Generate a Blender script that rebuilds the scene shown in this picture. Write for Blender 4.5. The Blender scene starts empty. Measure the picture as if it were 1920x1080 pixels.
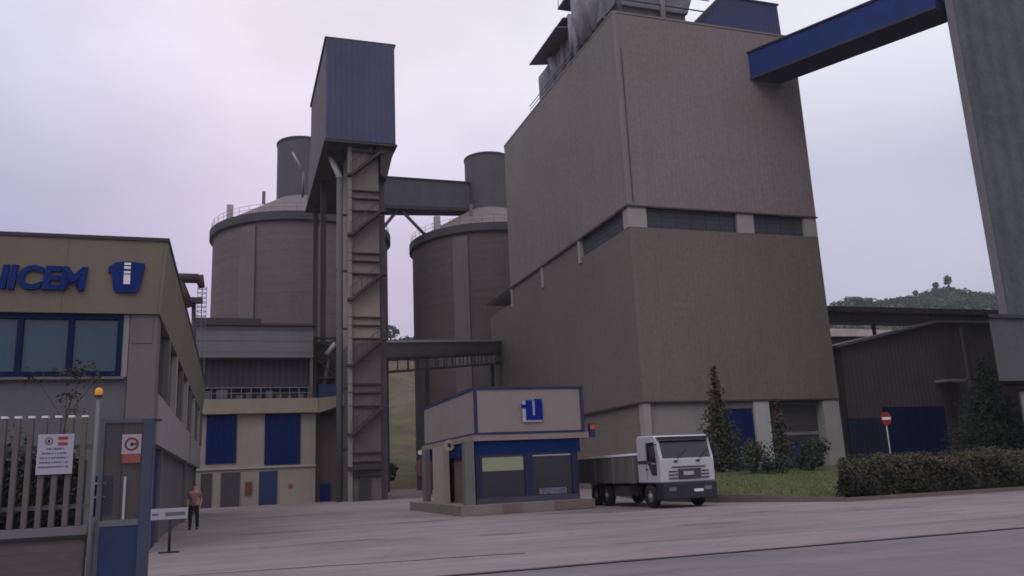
import bpy, math, random
from mathutils import Vector, Matrix
R = math.radians
random.seed(7)
sc = bpy.context.scene
col = sc.collection

# ---------------------------------------------------------------- camera
PITCH, ROLL, YAW = .2197, -.0452, .3268
cam_d = bpy.data.cameras.new('camera')
cam = bpy.data.objects.new('camera', cam_d)
col.objects.link(cam)
fw = Vector((0, math.cos(PITCH), math.sin(PITCH)))
up = Vector((0, -math.sin(PITCH), math.cos(PITCH)))
rt = Vector((1, 0, 0))
X = rt * math.cos(ROLL) + up * math.sin(ROLL)
U = -rt * math.sin(ROLL) + up * math.cos(ROLL)
cam.matrix_world = Matrix(((X.x, U.x, -fw.x, 0), (X.y, U.y, -fw.y, 0), (X.z, U.z, -fw.z, 1.6), (0, 0, 0, 1)))
cam_d.sensor_width = 36
cam_d.lens = 36 * 1558.3 / 1920
cam_d.clip_end = 5000
sc.camera = cam

# ---------------------------------------------------------------- sky, sun, exposure
SUN_EL, SUN_ROT = R(48), R(205)
world = bpy.data.worlds.new("World")
sc.world = world
world.use_nodes = True
nt = world.node_tree
nt.nodes.clear()
N = nt.nodes.new; L = nt.links.new
wo = N('ShaderNodeOutputWorld'); bg = N('ShaderNodeBackground'); bg.inputs[1].default_value = .1
sky = N('ShaderNodeTexSky'); sky.sky_type = 'NISHITA'; sky.sun_disc = False
sky.sun_elevation = SUN_EL; sky.sun_rotation = SUN_ROT; sky.air_density = 1.5; sky.dust_density = 3
tc = N('ShaderNodeTexCoord'); sep = N('ShaderNodeSeparateXYZ')
L(tc.outputs['Generated'], sep.inputs[0])
def ramp(pts):
    r = N('ShaderNodeValToRGB'); e = r.color_ramp.elements
    while len(e) < len(pts): e.new(.5)
    for i, (p, c) in enumerate(pts):
        e[i].position = p; e[i].color = (*c, 1)
    return r
# overcast layer: lavender at the horizon, paler overhead, a little warmer to the left
rl = ramp([(0, (.45, .37, .50)), (.12, (.52, .44, .60)), (.28, (.68, .58, .76)), (.42, (.95, .86, 1.0)), (1, (1.0, .96, 1.02))])
rb_ = ramp([(0, (.40, .38, .55)), (.12, (.42, .40, .59)), (.28, (.43, .43, .65)), (.44, (.62, .63, .82)), (1, (1.0, .98, 1.02))])
rr = ramp([(0, (.42, .41, .52)), (.12, (.50, .49, .62)), (.30, (.60, .60, .75)), (.44, (.88, .90, 1.0)), (1, (1.0, .98, 1.02))])
L(sep.outputs['Z'], rl.inputs[0]); L(sep.outputs['Z'], rr.inputs[0])
side = N('ShaderNodeMapRange'); side.inputs[1].default_value = -.25; side.inputs[2].default_value = .4
L(sep.outputs['X'], side.inputs[0])
mx = N('ShaderNodeMix'); mx.data_type = 'RGBA'
L(sep.outputs['Z'], rb_.inputs[0])
side2 = N('ShaderNodeMapRange'); side2.inputs[1].default_value = -.30; side2.inputs[2].default_value = -.58
L(sep.outputs['X'], side2.inputs[0])
mx2 = N('ShaderNodeMix'); mx2.data_type = 'RGBA'
L(side2.outputs[0], mx2.inputs[0]); L(rl.outputs[0], mx2.inputs[6]); L(rb_.outputs[0], mx2.inputs[7])
L(side.outputs[0], mx.inputs[0]); L(mx2.outputs[2], mx.inputs[6]); L(rr.outputs[0], mx.inputs[7])
mp = N('ShaderNodeMapping'); mp.inputs['Scale'].default_value = (1, 1, 2.2)
L(tc.outputs['Generated'], mp.inputs[0])
cn = N('ShaderNodeTexNoise'); cn.inputs['Scale'].default_value = 1.9; cn.inputs['Detail'].default_value = 5; cn.inputs['Roughness'].default_value = .5
L(mp.outputs[0], cn.inputs['Vector'])
cr = N('ShaderNodeMapRange'); cr.inputs[1].default_value = .3; cr.inputs[2].default_value = .7; cr.inputs[3].default_value = 8.8; cr.inputs[4].default_value = 11.8
L(cn.outputs[0], cr.inputs[0])
sm = N('ShaderNodeVectorMath'); sm.operation = 'SCALE'
L(mx.outputs[2], sm.inputs[0]); L(cr.outputs[0], sm.inputs[3])
fin = N('ShaderNodeMix'); fin.data_type = 'RGBA'; fin.inputs[0].default_value = .92
L(sky.outputs[0], fin.inputs[6]); L(sm.outputs[0], fin.inputs[7])
L(fin.outputs[2], bg.inputs[0]); L(bg.outputs[0], wo.inputs[0])

sd = bpy.data.lights.new('sun', 'SUN'); sd.energy = .5; sd.angle = R(30); sd.color = (1, .95, .9)
sun = bpy.data.objects.new('sun', sd); col.objects.link(sun)
sdir = Vector((math.sin(SUN_ROT) * math.cos(SUN_EL), math.cos(SUN_ROT) * math.cos(SUN_EL), math.sin(SUN_EL)))
sun.rotation_euler = sdir.to_track_quat('Z', 'Y').to_euler()

vs = sc.view_settings
sc.display_settings.display_device = 'sRGB'
vs.view_transform = 'Standard'; vs.look = 'None'; vs.exposure = 0; vs.gamma = 1; vs.use_curve_mapping = False
sc.cycles.filter_width = 1.65

# ---------------------------------------------------------------- materials
MATS = {}
def surf(name, c, rough=.8, var=.18, vscale=.6, rib=0, ribd=.3, hj=0, vj=0, streak=0, tint=None, tscale=.15, bump=.0, metal=0, spec=.3, fine=6, hjw=.04, hjd=.28, band=0, grain=0, bs=None):
    """Painted / cast surface: tonal noise, vertical ribs, panel joints and rain streaks in object space."""
    if name in MATS: return MATS[name]
    m = bpy.data.materials.new(name); m.use_nodes = True
    t = m.node_tree; n = t.nodes.new; l = t.links.new
    b = t.nodes['Principled BSDF']
    b.inputs['Roughness'].default_value = rough; b.inputs['Metallic'].default_value = metal
    b.inputs['Specular IOR Level'].default_value = spec
    co = n('ShaderNodeTexCoord')
    n1 = n('ShaderNodeTexNoise'); n1.inputs['Scale'].default_value = vscale; n1.inputs['Detail'].default_value = 6; n1.inputs['Roughness'].default_value = .6
    l(co.outputs['Object'], n1.inputs['Vector'])
    n2 = n('ShaderNodeTexNoise'); n2.inputs['Scale'].default_value = fine; n2.inputs['Detail'].default_value = 3
    l(co.outputs['Object'], n2.inputs['Vector'])
    def math_(op, a, b_=None, c_=None):
        k = n('ShaderNodeMath'); k.operation = op
        for i, v in enumerate((a, b_, c_)):
            if v is None: continue
            if isinstance(v, (int, float)): k.inputs[i].default_value = v
            else: l(v, k.inputs[i])
        return k.outputs[0]
    f = math_('MULTIPLY_ADD', math_('SUBTRACT', n1.outputs[0], .5), var * 3.2, 1)
    f = math_('ADD', f, math_('MULTIPLY', math_('SUBTRACT', n2.outputs[0], .5), var * 1.1))
    sp = n('ShaderNodeSeparateXYZ'); l(co.outputs['Object'], sp.inputs[0])
    xy = math_('ADD', sp.outputs[0], sp.outputs[1])
    hgt = None
    if streak:
        mp_ = n('ShaderNodeMapping'); mp_.inputs['Scale'].default_value = (1.3, 1.3, .05); l(co.outputs['Object'], mp_.inputs[0])
        n3 = n('ShaderNodeTexNoise'); n3.inputs['Scale'].default_value = 1.2; n3.inputs['Detail'].default_value = 5; n3.inputs['Roughness'].default_value = .65
        l(mp_.outputs[0], n3.inputs['Vector'])
        f = math_('ADD', f, math_('MULTIPLY', math_('SUBTRACT', n3.outputs[0], .5), streak * 3))
    if band:
        mb_ = n('ShaderNodeMapping'); mb_.inputs['Scale'].default_value = (.09, .09, 1.1); l(co.outputs['Object'], mb_.inputs[0])
        n5 = n('ShaderNodeTexNoise'); n5.inputs['Scale'].default_value = 1.0; n5.inputs['Detail'].default_value = 5; n5.inputs['Roughness'].default_value = .7
        l(mb_.outputs[0], n5.inputs['Vector'])
        f = math_('ADD', f, math_('MULTIPLY', math_('SUBTRACT', n5.outputs[0], .5), band * 3))
    if grain:
        n6 = n('ShaderNodeTexNoise'); n6.inputs['Scale'].default_value = 2.6; n6.inputs['Detail'].default_value = 5; n6.inputs['Roughness'].default_value = .75
        l(co.outputs['Object'], n6.inputs['Vector'])
        f = math_('ADD', f, math_('MULTIPLY', math_('SUBTRACT', n6.outputs[0], .5), grain * 3))
    if rib:
        s = math_('SINE', math_('MULTIPLY', xy, 2 * math.pi / rib))
        hgt = s
        f = math_('MULTIPLY', f, math_('MULTIPLY_ADD', s, ribd * .5, 1 - ribd * .3))
    def joint(v, step, w, amt):
        return math_('SUBTRACT', 1, math_('MULTIPLY', math_('LESS_THAN', math_('FRACT', math_('DIVIDE', v, step)), w / step), amt))
    if hj: f = math_('MULTIPLY', f, joint(sp.outputs[2], hj, hjw, hjd))
    if vj: f = math_('MULTIPLY', f, joint(xy, vj, hjw, .25))
    rgb = n('ShaderNodeRGB'); rgb.outputs[0].default_value = (*c, 1); src = rgb.outputs[0]
    if tint:
        n4 = n('ShaderNodeTexNoise'); n4.inputs['Scale'].default_value = tscale; n4.inputs['Detail'].default_value = 4
        l(co.outputs['Object'], n4.inputs['Vector'])
        rm = n('ShaderNodeMapRange'); rm.inputs[1].default_value = .4; rm.inputs[2].default_value = .62; l(n4.outputs[0], rm.inputs[0])
        mix = n('ShaderNodeMix'); mix.data_type = 'RGBA'; l(rm.outputs[0], mix.inputs[0]); l(src, mix.inputs[6]); mix.inputs[7].default_value = (*tint, 1)
        src = mix.outputs[2]
    v = n('ShaderNodeVectorMath'); v.operation = 'SCALE'; l(src, v.inputs[0]); l(f, v.inputs[3])
    l(v.outputs[0], b.inputs['Base Color'])
    if hgt is not None or bump:
        bp = n('ShaderNodeBump'); bp.inputs['Strength'].default_value = bs if bs is not None else (bump or .4); bp.inputs['Distance'].default_value = .03
        l(hgt if hgt is not None else n2.outputs[0], bp.inputs['Height']); l(bp.outputs[0], b.inputs['Normal'])
    MATS[name] = m
    return m
def plain(name, c, rough=.5, metal=0, spec=.4):
    return surf(name, c, rough=rough, var=.06, vscale=2, metal=metal, spec=spec)
def glass(name, c, rough=.08):
    if name in MATS: return MATS[name]
    m = surf(name, c, rough=rough, var=.1, vscale=1.5, spec=.6); return m

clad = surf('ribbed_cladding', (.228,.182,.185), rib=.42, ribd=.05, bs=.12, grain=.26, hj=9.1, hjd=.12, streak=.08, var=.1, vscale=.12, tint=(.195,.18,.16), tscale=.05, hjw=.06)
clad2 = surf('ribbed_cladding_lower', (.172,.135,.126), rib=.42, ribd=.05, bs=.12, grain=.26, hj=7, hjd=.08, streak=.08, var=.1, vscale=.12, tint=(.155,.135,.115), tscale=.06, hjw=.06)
conc = surf('cast_concrete', (.25, .225, .215), streak=.12, var=.14, vscale=.5)
conc_l = surf('pale_concrete', (.33, .295, .285), streak=.08, var=.1, vscale=.6)
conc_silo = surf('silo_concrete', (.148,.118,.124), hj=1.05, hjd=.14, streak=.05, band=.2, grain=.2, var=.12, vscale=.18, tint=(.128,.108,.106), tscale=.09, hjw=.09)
conc_silo2 = surf('shaded_silo_concrete', (.112,.086,.092), hj=1.05, hjd=.14, streak=.05, band=.2, grain=.2, var=.12, vscale=.18, tint=(.10,.082,.08), tscale=.09, hjw=.09)  # silo concrete again, with the right silo's dimmer light painted into the colour
conc_dark = surf('weathered_dark_concrete', (.13, .12, .125), streak=.1, var=.2, vscale=.5)
conc_right = surf('grey_rough_concrete', (.094,.098,.110), var=.3, vscale=.5, streak=.2, grain=.3, rib=1.6, ribd=.14, fine=2.2)
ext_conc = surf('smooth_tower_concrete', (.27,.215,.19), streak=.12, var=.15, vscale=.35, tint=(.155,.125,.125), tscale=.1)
blue_steel = surf('blue_sheet', (.035, .055, .165), rib=.3, ribd=.22, var=.16, vscale=.4, rough=.55, streak=.12)
slate = surf('slate_blue_sheet', (.062, .066, .135), rib=.5, ribd=.08, var=.18, vscale=.3, rough=.6, streak=.08)
cyl_sheet = surf('grey_blue_sheet', (.085,.078,.095), var=.16, vscale=.3, streak=.18, rough=.6)
side_sheet = surf('grey_brown_sheet', (.135,.115,.135), rib=.6, ribd=.06, var=.12, vscale=.3, streak=.12)
paint_blue = surf('blue_paint', (.005, .022, .135), spec=.12, rough=.45, var=.16, vscale=1.2)
door_blue = surf('blue_door_paint', (.002, .015, .085), spec=.08, rough=.55, var=.16, vscale=.8, rib=.45, ribd=.14)
dk_blue = surf('dark_blue_paint', (.015, .03, .09), rough=.5, var=.2)
cream = surf('cream_panel', (.25,.21,.2), var=.07, vscale=.6, streak=.05)
cream2 = surf('cream_render', (.28,.245,.215), var=.12, vscale=.5, streak=.07)
fascia_m = surf('olive_brown_panel', (.175, .148, .115), vj=2.4, streak=.07, var=.1, vscale=.7, hjw=.03)
grey_wall = surf('grey_render', (.118,.115,.13), var=.12, vscale=.6, streak=.07)
pink_wall = surf('pinkish_render', (.15,.125,.135), var=.12, vscale=.6, streak=.08)
dark_m = plain('dark_steel', (.03, .028, .034), .6)
brown_d = surf('dark_brown_steel', (.055, .042, .045), var=.25)
grey_m = plain('grey_steel', (.16, .15, .17), .5)
light_m = plain('light_grey_steel', (.38, .36, .38), .45)
white_m = plain('white_paint', (.72, .70, .74), .4)
corr_g = surf('grey_corrugated', (.155, .145, .17), rib=.0, hj=.95, var=.14, vscale=.4, hjw=.16, streak=.06)
corr_d = surf('dark_corrugated', (.055, .048, .062), rib=.5, ribd=.3, var=.2, vscale=.4)
purple_wall = surf('purple_brown_cladding', (.118,.096,.108), grain=.2, rib=.5, ribd=.15, var=.2, vscale=.3, streak=.1)
teal_m = surf('teal_grey_casing', (.24,.24,.275), var=.45, vscale=.8, streak=.1)
tyre_m = plain('tyre_rubber', (.015, .014, .016), .9)
glass_sky = glass('sky_painted_glass', (.022, .06, .095), .12)  # teal base colour stands in for sky reflected in the office panes
glass_d = glass('dark_window_glass', (.02, .02, .025), .18)
def paving(name, c, c2, k=1.0):
    m = surf(name, c, rough=.9, var=.13, vscale=.35, tint=c2, tscale=.12, bump=.3, fine=25, grain=.05)
    t = m.node_tree; n = t.nodes.new; l = t.links.new; b = t.nodes['Principled BSDF']
    src = b.inputs['Base Color'].links[0].from_socket
    co = n('ShaderNodeTexCoord')
    def noise(sc_, scale, det=5, rough=.65):
        mp_ = n('ShaderNodeMapping'); mp_.inputs['Scale'].default_value = sc_; mp_.inputs['Rotation'].default_value = (0, 0, R(-9)); l(co.outputs['Object'], mp_.inputs[0])
        q = n('ShaderNodeTexNoise'); q.inputs['Scale'].default_value = scale; q.inputs['Detail'].default_value = det; q.inputs['Roughness'].default_value = rough
        l(mp_.outputs[0], q.inputs['Vector']); return q.outputs[0]
    def mr(v, a, b_, c_, d):
        q = n('ShaderNodeMapRange'); l(v, q.inputs[0])
        for i, x in enumerate((a, b_, c_, d)): q.inputs[i + 1].default_value = x
        return q.outputs[0]
    def mul(a, b_):
        q = n('ShaderNodeMath'); q.operation = 'MULTIPLY'; l(a, q.inputs[0]); l(b_, q.inputs[1]); return q.outputs[0]
    drag = mr(noise((.12, 1, 1), 1.1), .3, .7, 1 - .2 * k, 1 + .2 * k)      # tyre-dragged dust along the lane
    dark = mr(noise((.35, 1, 1), .55, 6, .7), .56, .68, 1, .74)               # oil and damp patches
    vo = n('ShaderNodeTexVoronoi'); vo.feature = 'DISTANCE_TO_EDGE'; vo.inputs['Scale'].default_value = .22
    wp = n('ShaderNodeTexNoise'); wp.inputs['Scale'].default_value = .8; l(co.outputs['Object'], wp.inputs['Vector'])
    ad = n('ShaderNodeVectorMath'); ad.operation = 'MULTIPLY_ADD'; ad.inputs[1].default_value = (1.2, 1.2, 0); l(wp.outputs['Color'], ad.inputs[0]); l(co.outputs['Object'], ad.inputs[2]); l(ad.outputs[0], vo.inputs['Vector'])
    crack = mr(vo.outputs['Distance'], .0, .010, .86, 1)
    fct = mul(mul(drag, dark), crack)
    v = n('ShaderNodeVectorMath'); v.operation = 'SCALE'; l(src, v.inputs[0]); l(fct, v.inputs[3]); l(v.outputs[0], b.inputs['Base Color'])
    return m
asphalt = paving('worn_asphalt', (.24, .195, .205), (.195, .168, .175))
road_m = paving('road_asphalt', (.168, .147, .165), (.18, .154, .165), .9)
seam_m = surf('dark_gutter', (.07, .055, .06), rough=.9, var=.35, vscale=1.5)
patch_m = surf('asphalt_stain', (.15, .125, .135), rough=.9, var=.3, vscale=1.5)
mark_m = surf('worn_line_paint', (.34, .31, .33), rough=.9, var=.35, vscale=2)
earth_m = surf('earth', (.08, .085, .05), var=.3, vscale=.1)
grass_m = surf('grass_blades', (.07, .082, .028), var=.3, vscale=.8, rough=.9)
hill_m = surf('hill_scrub', (.072, .066, .028), var=.6, vscale=.12, grain=.3, tint=(.10, .078, .05), tscale=.045, rough=1, fine=.8)
wood_f = surf('far_foliage', (.022,.06,.036), var=.25, vscale=.08, rough=1)
con_f = surf('conifer_needles', (.034,.050,.034), var=.45, vscale=1.2, rough=.9)
con_f2 = surf('grey_green_needles', (.055, .062, .038), var=.45, vscale=1.2, rough=.9)
con_b = surf('browned_needles', (.075,.047,.035), var=.45, vscale=1.5, rough=.9)
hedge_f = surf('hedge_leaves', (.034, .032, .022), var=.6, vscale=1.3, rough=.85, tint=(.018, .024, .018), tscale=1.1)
hedge_t = surf('hedge_brown_lit_leaves', (.078,.064,.042), var=.6, vscale=1.5, rough=.85, tint=(.06,.058,.035), tscale=.9)  # brown of the top shoots, lightened to carry the light from above
bark_m = surf('bark', (.06, .045, .035), var=.3, vscale=3)
red_m = plain('red_paint', (.42, .03, .03), .5)
dred_m = plain('dull_red_paint', (.30, .07, .05), .6)
orange_m = plain('amber_plastic', (.75, .33, .02), .35)
yel_m = plain('yellow_green_blind', (.27,.285,.19), .8)
skin_m = plain('skin', (.42, .24, .18), .6)
pink_m = plain('pink_shirt_cloth', (.30, .13, .14), .85)
navy_m = plain('dark_trouser_cloth', (.015, .015, .022), .9)
hair_m = plain('dark_hair', (.015, .011, .01), .8)
brick_m = surf('pinkish_brick', (.105,.082,.082), hj=.12, var=.2, vscale=1, hjw=.015, hjd=.15)
black_m = plain('black_paint', (.015, .015, .018), .6)

# ---------------------------------------------------------------- helpers (u, v, z: the works' own street grid, metres)
RZ = Matrix.Rotation(YAW, 4, 'Z')
def g2w(u, v, z=0): return RZ @ Vector((u, v, z))
def tag(o, label=None, cat=None, group=None, kind=None):
    if label: o['label'] = label
    if cat: o['category'] = cat
    if group: o['group'] = group
    if kind: o['kind'] = kind
    return o
class T:
    """a thing: Empty at its base; parts are given in grid coordinates"""
    def __init__(s, name, label, cat, u, v, z=0, group=None):
        s.o = bpy.data.objects.new(name, None); s.o.empty_display_size = .5
        col.objects.link(s.o); s.o.location = g2w(u, v, z); s.o.rotation_euler = (0, 0, YAW)
        tag(s.o, label, cat, group); s.b = Vector((u, v, z))
class M:
    def __init__(s): s.v = []; s.f = []; s.mi = []; s.cm = 0
    def add(s, vs_, fs):
        k = len(s.v); s.v += [tuple(p) for p in vs_]; s.f += [tuple(i + k for i in f) for f in fs]; s.mi += [s.cm] * len(fs); return s
    def box(s, u0, u1, v0, v1, z0, z1):
        P = [(u0, v0, z0), (u1, v0, z0), (u1, v1, z0), (u0, v1, z0), (u0, v0, z1), (u1, v0, z1), (u1, v1, z1), (u0, v1, z1)]
        return s.add(P, [(0, 3, 2, 1), (4, 5, 6, 7), (0, 1, 5, 4), (1, 2, 6, 5), (2, 3, 7, 6), (3, 0, 4, 7)])
    def hexa(s, P):
        return s.add(P, [(0, 3, 2, 1), (4, 5, 6, 7), (0, 1, 5, 4), (1, 2, 6, 5), (2, 3, 7, 6), (3, 0, 4, 7)])
    def prism(s, poly, ax, a, b):
        """poly of 2D points; ax 'u': poly=(v,z); ax 'v': poly=(u,z); ax 'z': poly=(u,v)"""
        def mk(p, t): return {'u': (t, p[0], p[1]), 'v': (p[0], t, p[1]), 'z': (p[0], p[1], t)}[ax]
        n = len(poly); vs_ = [mk(p, a) for p in poly] + [mk(p, b) for p in poly]
        fs = [tuple(range(n)), tuple(range(2 * n - 1, n - 1, -1))] + [(i, i + n, (i + 1) % n + n, (i + 1) % n) for i in range(n)]
        return s.add(vs_, fs)
    def tube(s, p, q, r, r2=None, n=10, cap=True):
        p = Vector(p); q = Vector(q); r2 = r if r2 is None else r2
        d = (q - p).normalized(); a = d.orthogonal().normalized(); b = d.cross(a)
        vs_ = [p + (a * math.cos(t) + b * math.sin(t)) * r for t in [2 * math.pi * i / n for i in range(n)]]
        vs_ += [q + (a * math.cos(t) + b * math.sin(t)) * r2 for t in [2 * math.pi * i / n for i in range(n)]]
        fs = [(i, (i + 1) % n, (i + 1) % n + n, i + n) for i in range(n)]
        if cap: fs += [tuple(range(n - 1, -1, -1)), tuple(range(n, 2 * n))]
        return s.add(vs_, fs)
    def bar(s, p, q, w, h=None):
        """square bar between two points"""
        p = Vector(p); q = Vector(q); h = h or w
        d = (q - p).normalized(); a = d.cross(Vector((0, 0, 1)))
        if a.length < 1e-3: a = Vector((1, 0, 0))
        a.normalize(); b = a.cross(d)
        P = [p + a * i * w / 2 + b * j * h / 2 for i, j in ((-1, -1), (1, -1), (1, 1), (-1, 1))] + [q + a * i * w / 2 + b * j * h / 2 for i, j in ((-1, -1), (1, -1), (1, 1), (-1, 1))]
        return s.hexa(P)
    def lathe(s, cu, cv, prof, n=64):
        k = len(prof); vs_ = []
        for i in range(n):
            t = 2 * math.pi * i / n
            vs_ += [(cu + r * math.cos(t), cv + r * math.sin(t), z) for r, z in prof]
        fs = [(i * k + j, ((i + 1) % n) * k + j, ((i + 1) % n) * k + j + 1, i * k + j + 1) for i in range(n) for j in range(k - 1)]
        return s.add(vs_, fs)
    def leaf(s, c, size, nrm=None):
        c = Vector(c)
        d = Vector((random.gauss(0, 1), random.gauss(0, 1), random.gauss(0, 1))).normalized()
        if nrm is not None: d = (d + Vector(nrm) * 1.2).normalized()
        a = d.orthogonal().normalized(); b = d.cross(a); t = random.random() * 6.3
        a, b = a * math.cos(t) + b * math.sin(t), b * math.cos(t) - a * math.sin(t)
        h = size * random.uniform(.6, 1.3)
        return s.add([c - a * h, c + b * h * .6, c + a * h, c - b * h * .6], [(0, 1, 2, 3)])
    def build(s, name, mat, th=None, smooth=False, label=None, parent=None, mats=None):
        me = bpy.data.meshes.new(name)
        base = th.b if th else Vector((0, 0, 0))
        me.from_pydata([(p[0] - base.x, p[1] - base.y, p[2] - base.z) for p in s.v], [], s.f)
        for m_ in ([mat] + (mats or [])): me.materials.append(m_)
        if mats: me.polygons.foreach_set('material_index', s.mi)
        if smooth: me.polygons.foreach_set('use_smooth', [True] * len(s.f))
        me.update()
        o = bpy.data.objects.new(name, me); col.objects.link(o)
        if parent: o.parent = parent
        elif th: o.parent = th.o
        else: o.rotation_euler = (0, 0, YAW)
        if label: o['label'] = label
        return o
def B(*a): return M().box(*a)
def soften(o, w=.02):
    m = o.modifiers.new('bevel', 'BEVEL'); m.width = w; m.segments = 2; m.limit_method = 'ANGLE'; m.angle_limit = R(40)
    return o
def lettering(body, th, u0, v, z0, h, mat, width=None, offset=.0, extr=.03, shear=0, parent=None, name='lettering', centre=False):
    cu = bpy.data.curves.new('txt', 'FONT'); cu.body = body; cu.size = h / .7; cu.extrude = extr; cu.offset = offset; cu.shear = shear
    to = bpy.data.objects.new('txt', cu); col.objects.link(to)
    dg = bpy.context.evaluated_depsgraph_get()
    me = bpy.data.meshes.new_from_object(to.evaluated_get(dg))
    bpy.data.objects.remove(to)
    xs = [p.co.x for p in me.vertices]; w = max(xs) - min(xs); k = (width / w) if width else 1
    x0 = min(xs)
    for p in me.vertices:
        x, y, z = p.co
        p.co = ((x - x0) * k + u0 - th.b.x - (w * k / 2 if centre else 0), v - z - th.b.y, y + z0 - th.b.z)
    me.materials.clear(); me.materials.append(mat)
    o = bpy.data.objects.new(name, me); col.objects.link(o); o.parent = parent or th.o
    return o

# ================================================================ SETTING
def struct(name, m, mat):
    o = m.build(name, mat); tag(o, kind='structure'); return o
struct('ground', M().add([(-1500, -600, -.03), (1800, -600, -.03), (1800, 2500, -.03), (-1500, 2500, -.03)], [(0, 1, 2, 3)]), earth_m)
struct('yard', M().add([(-60, 14.1, 0), (120, 14.1, 0), (120, 124, 0), (-60, 124, 0)], [(0, 1, 2, 3)]), asphalt)
struct('road', M().add([(-120, -30, -.012), (160, -30, -.012), (160, 14.1, -.012), (-120, 14.1, -.012)], [(0, 1, 2, 3)]), road_m)
def ribbon(pts, w, z):
    m = M()
    L_, R_ = [], []
    for i, p in enumerate(pts):
        a = Vector(pts[max(i - 1, 0)]); b = Vector(pts[min(i + 1, len(pts) - 1)]); d = (b - a).normalized(); nn = Vector((-d.y, d.x))
        ww = w * random.uniform(.55, 1.3)
        L_.append((p[0] + nn.x * ww / 2, p[1] + nn.y * ww / 2, z)); R_.append((p[0] - nn.x * ww / 2, p[1] - nn.y * ww / 2, z))
    n = len(pts); m.add(L_ + R_, [(i, n + i, n + i + 1, i + 1) for i in range(n - 1)]); return m
struct('gutter', ribbon([(u, 14.1 + random.uniform(-.03, .03)) for u in [-30 + i * .5 for i in range(160)]], .16, .005), seam_m)
struct('asphalt_seam', ribbon([(u, 17.55 - .12 * u + .05 * math.sin(u * 1.7) + random.uniform(-.04, .04)) for u in [-2.5 + i * .25 for i in range(34)]], .09, .006), seam_m)
struct('asphalt_seam', ribbon([(8 + i * .5, 17.3 - .04 * i + random.uniform(-.03, .03)) for i in range(28)], .05, .006), patch_m)
mk = ribbon([(4.2 + i * .22, 33.0 - i * .33 + .012 * i * i) for i in range(17)], .16, .008)
struct('line_marking', mk, mark_m)
struct('line_marking', ribbon([(7.4 + i * .25, 33.5 - i * .25) for i in range(6)], .2, .008), mark_m)
pm = M()
for (cu_, cv_, a, b_) in ((7.0, 22.6, .7, .35), (1.2, 30.5, 1.3, .4), (6.8, 31.8, 1.5, .35), (12.6, 21.2, .9, .25), (16.6, 24.6, 1.0, .2), (10.5, 24.8, .8, .12), (3.0, 24, 1.2, .18), (19.5, 22.2, 1.6, .2), (15, 31.5, 3.2, 1.8), (2.6, 45, 4, .7)):
    n = 18; ph = random.random() * 6
    P = [(cu_ + a * math.cos(t) * (1 + .25 * math.sin(3 * t + ph)), cv_ + b_ * math.sin(t) * (1 + .3 * math.sin(2 * t + ph)), .004) for t in [2 * math.pi * i / n for i in range(n)]]
    pm.add(P, [tuple(range(n))])
struct('asphalt_stains', pm, patch_m)

def bank(u, v): return .13 + max(0, min(1, (v - 28) / 24)) * 1.0
edge = [(22.25, 27.2), (21.4, 29.2), (20.0, 32.4), (19.6, 36), (20.6, 42), (23, 50), (25.5, 57.2)]
gm = M(); cols_ = 26
for (eu, ev) in edge:
    for j in range(cols_ + 1):
        t = j / cols_; uu = eu + (75 - eu) * t; gm.v.append((uu, ev, bank(uu, ev)))
for i in range(len(edge) - 1):
    for j in range(cols_):
        k = i * (cols_ + 1) + j; gm.f.append((k, k + 1, k + cols_ + 2, k + cols_ + 1)); gm.mi.append(0)
struct('grass_bank', gm, grass_m)
km = M()
for i in range(len(edge) - 1):
    p, q = edge[i], edge[i + 1]
    km.bar((p[0], p[1], bank(*p) / 2), (q[0], q[1], bank(*q) / 2), .16, bank(*q) + .04)
km.bar((22.2, 27.12, .07), (75, 27.12, .07), .16, .15)
struct('kerb', km, surf('kerb_concrete', (.15, .115, .105), var=.2, vscale=1))
tm = M()
for i in range(5200):
    e = random.random(); v = 27.4 + 20 * e ** 1.3
    k = 0
    while k < len(edge) - 2 and edge[k + 1][1] < v: k += 1
    a, b_ = edge[k], edge[k + 1]; lo = a[0] + (b_[0] - a[0]) * (v - a[1]) / (b_[1] - a[1]) + .12
    u = lo + random.random() * 15
    z = bank(u, v); h = random.uniform(.05, .13); t = random.random() * 6.3; w = .03
    dx, dy = math.cos(t) * w, math.sin(t) * w
    tm.add([(u - dx, v - dy, z - .01), (u + dx, v + dy, z - .01), (u + random.uniform(-.05, .05), v + random.uniform(-.05, .05), z + h)], [(0, 1, 2)])
tag(tm.build('grass', surf('grass_tips', (.095,.112,.036), var=.35, vscale=.7, rough=.9)), 'short green lawn in front of the tall grey works building', 'grass', kind='stuff')

# hills behind the works
def hh(u, v):
    K = ((-500, 58), (50, 67), (80, 67), (300, 78), (336, 89), (365, 94.5), (393, 97), (428, 100), (463, 99), (600, 103), (1300, 100))
    rdg = 60
    for (a, b_), (c, d) in zip(K, K[1:]):
        if a <= u <= c: rdg = b_ + (d - b_) * (u - a) / (c - a)
    rdg += 1.2 * math.sin(u * .063)
    t = max(0, min(1, (v - 132) / 270)); return rdg * (t ** .85) + (1.6 * math.sin(u * .09 + v * .05) + 1.1 * math.sin(u * .17 - v * .13)) * min(1, t * 6) - .5
hm = M(); nu, nv = 150, 44
us_ = [-420 + i * 9 for i in range(nu)]; vs2 = [132 + j * 6.3 for j in range(nv)] + [480, 700, 1100]
for v in vs2:
    for u in us_: hm.v.append((u, v, hh(u, min(v, 403)) - max(0, v - 403) * .1))
for j in range(len(vs2) - 1):
    for i in range(nu - 1):
        k = j * nu + i; hm.f.append((k, k + 1, k + nu + 1, k + nu)); hm.mi.append(0)
ho = struct('hills', hm, hill_m)
wm = M()
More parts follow.
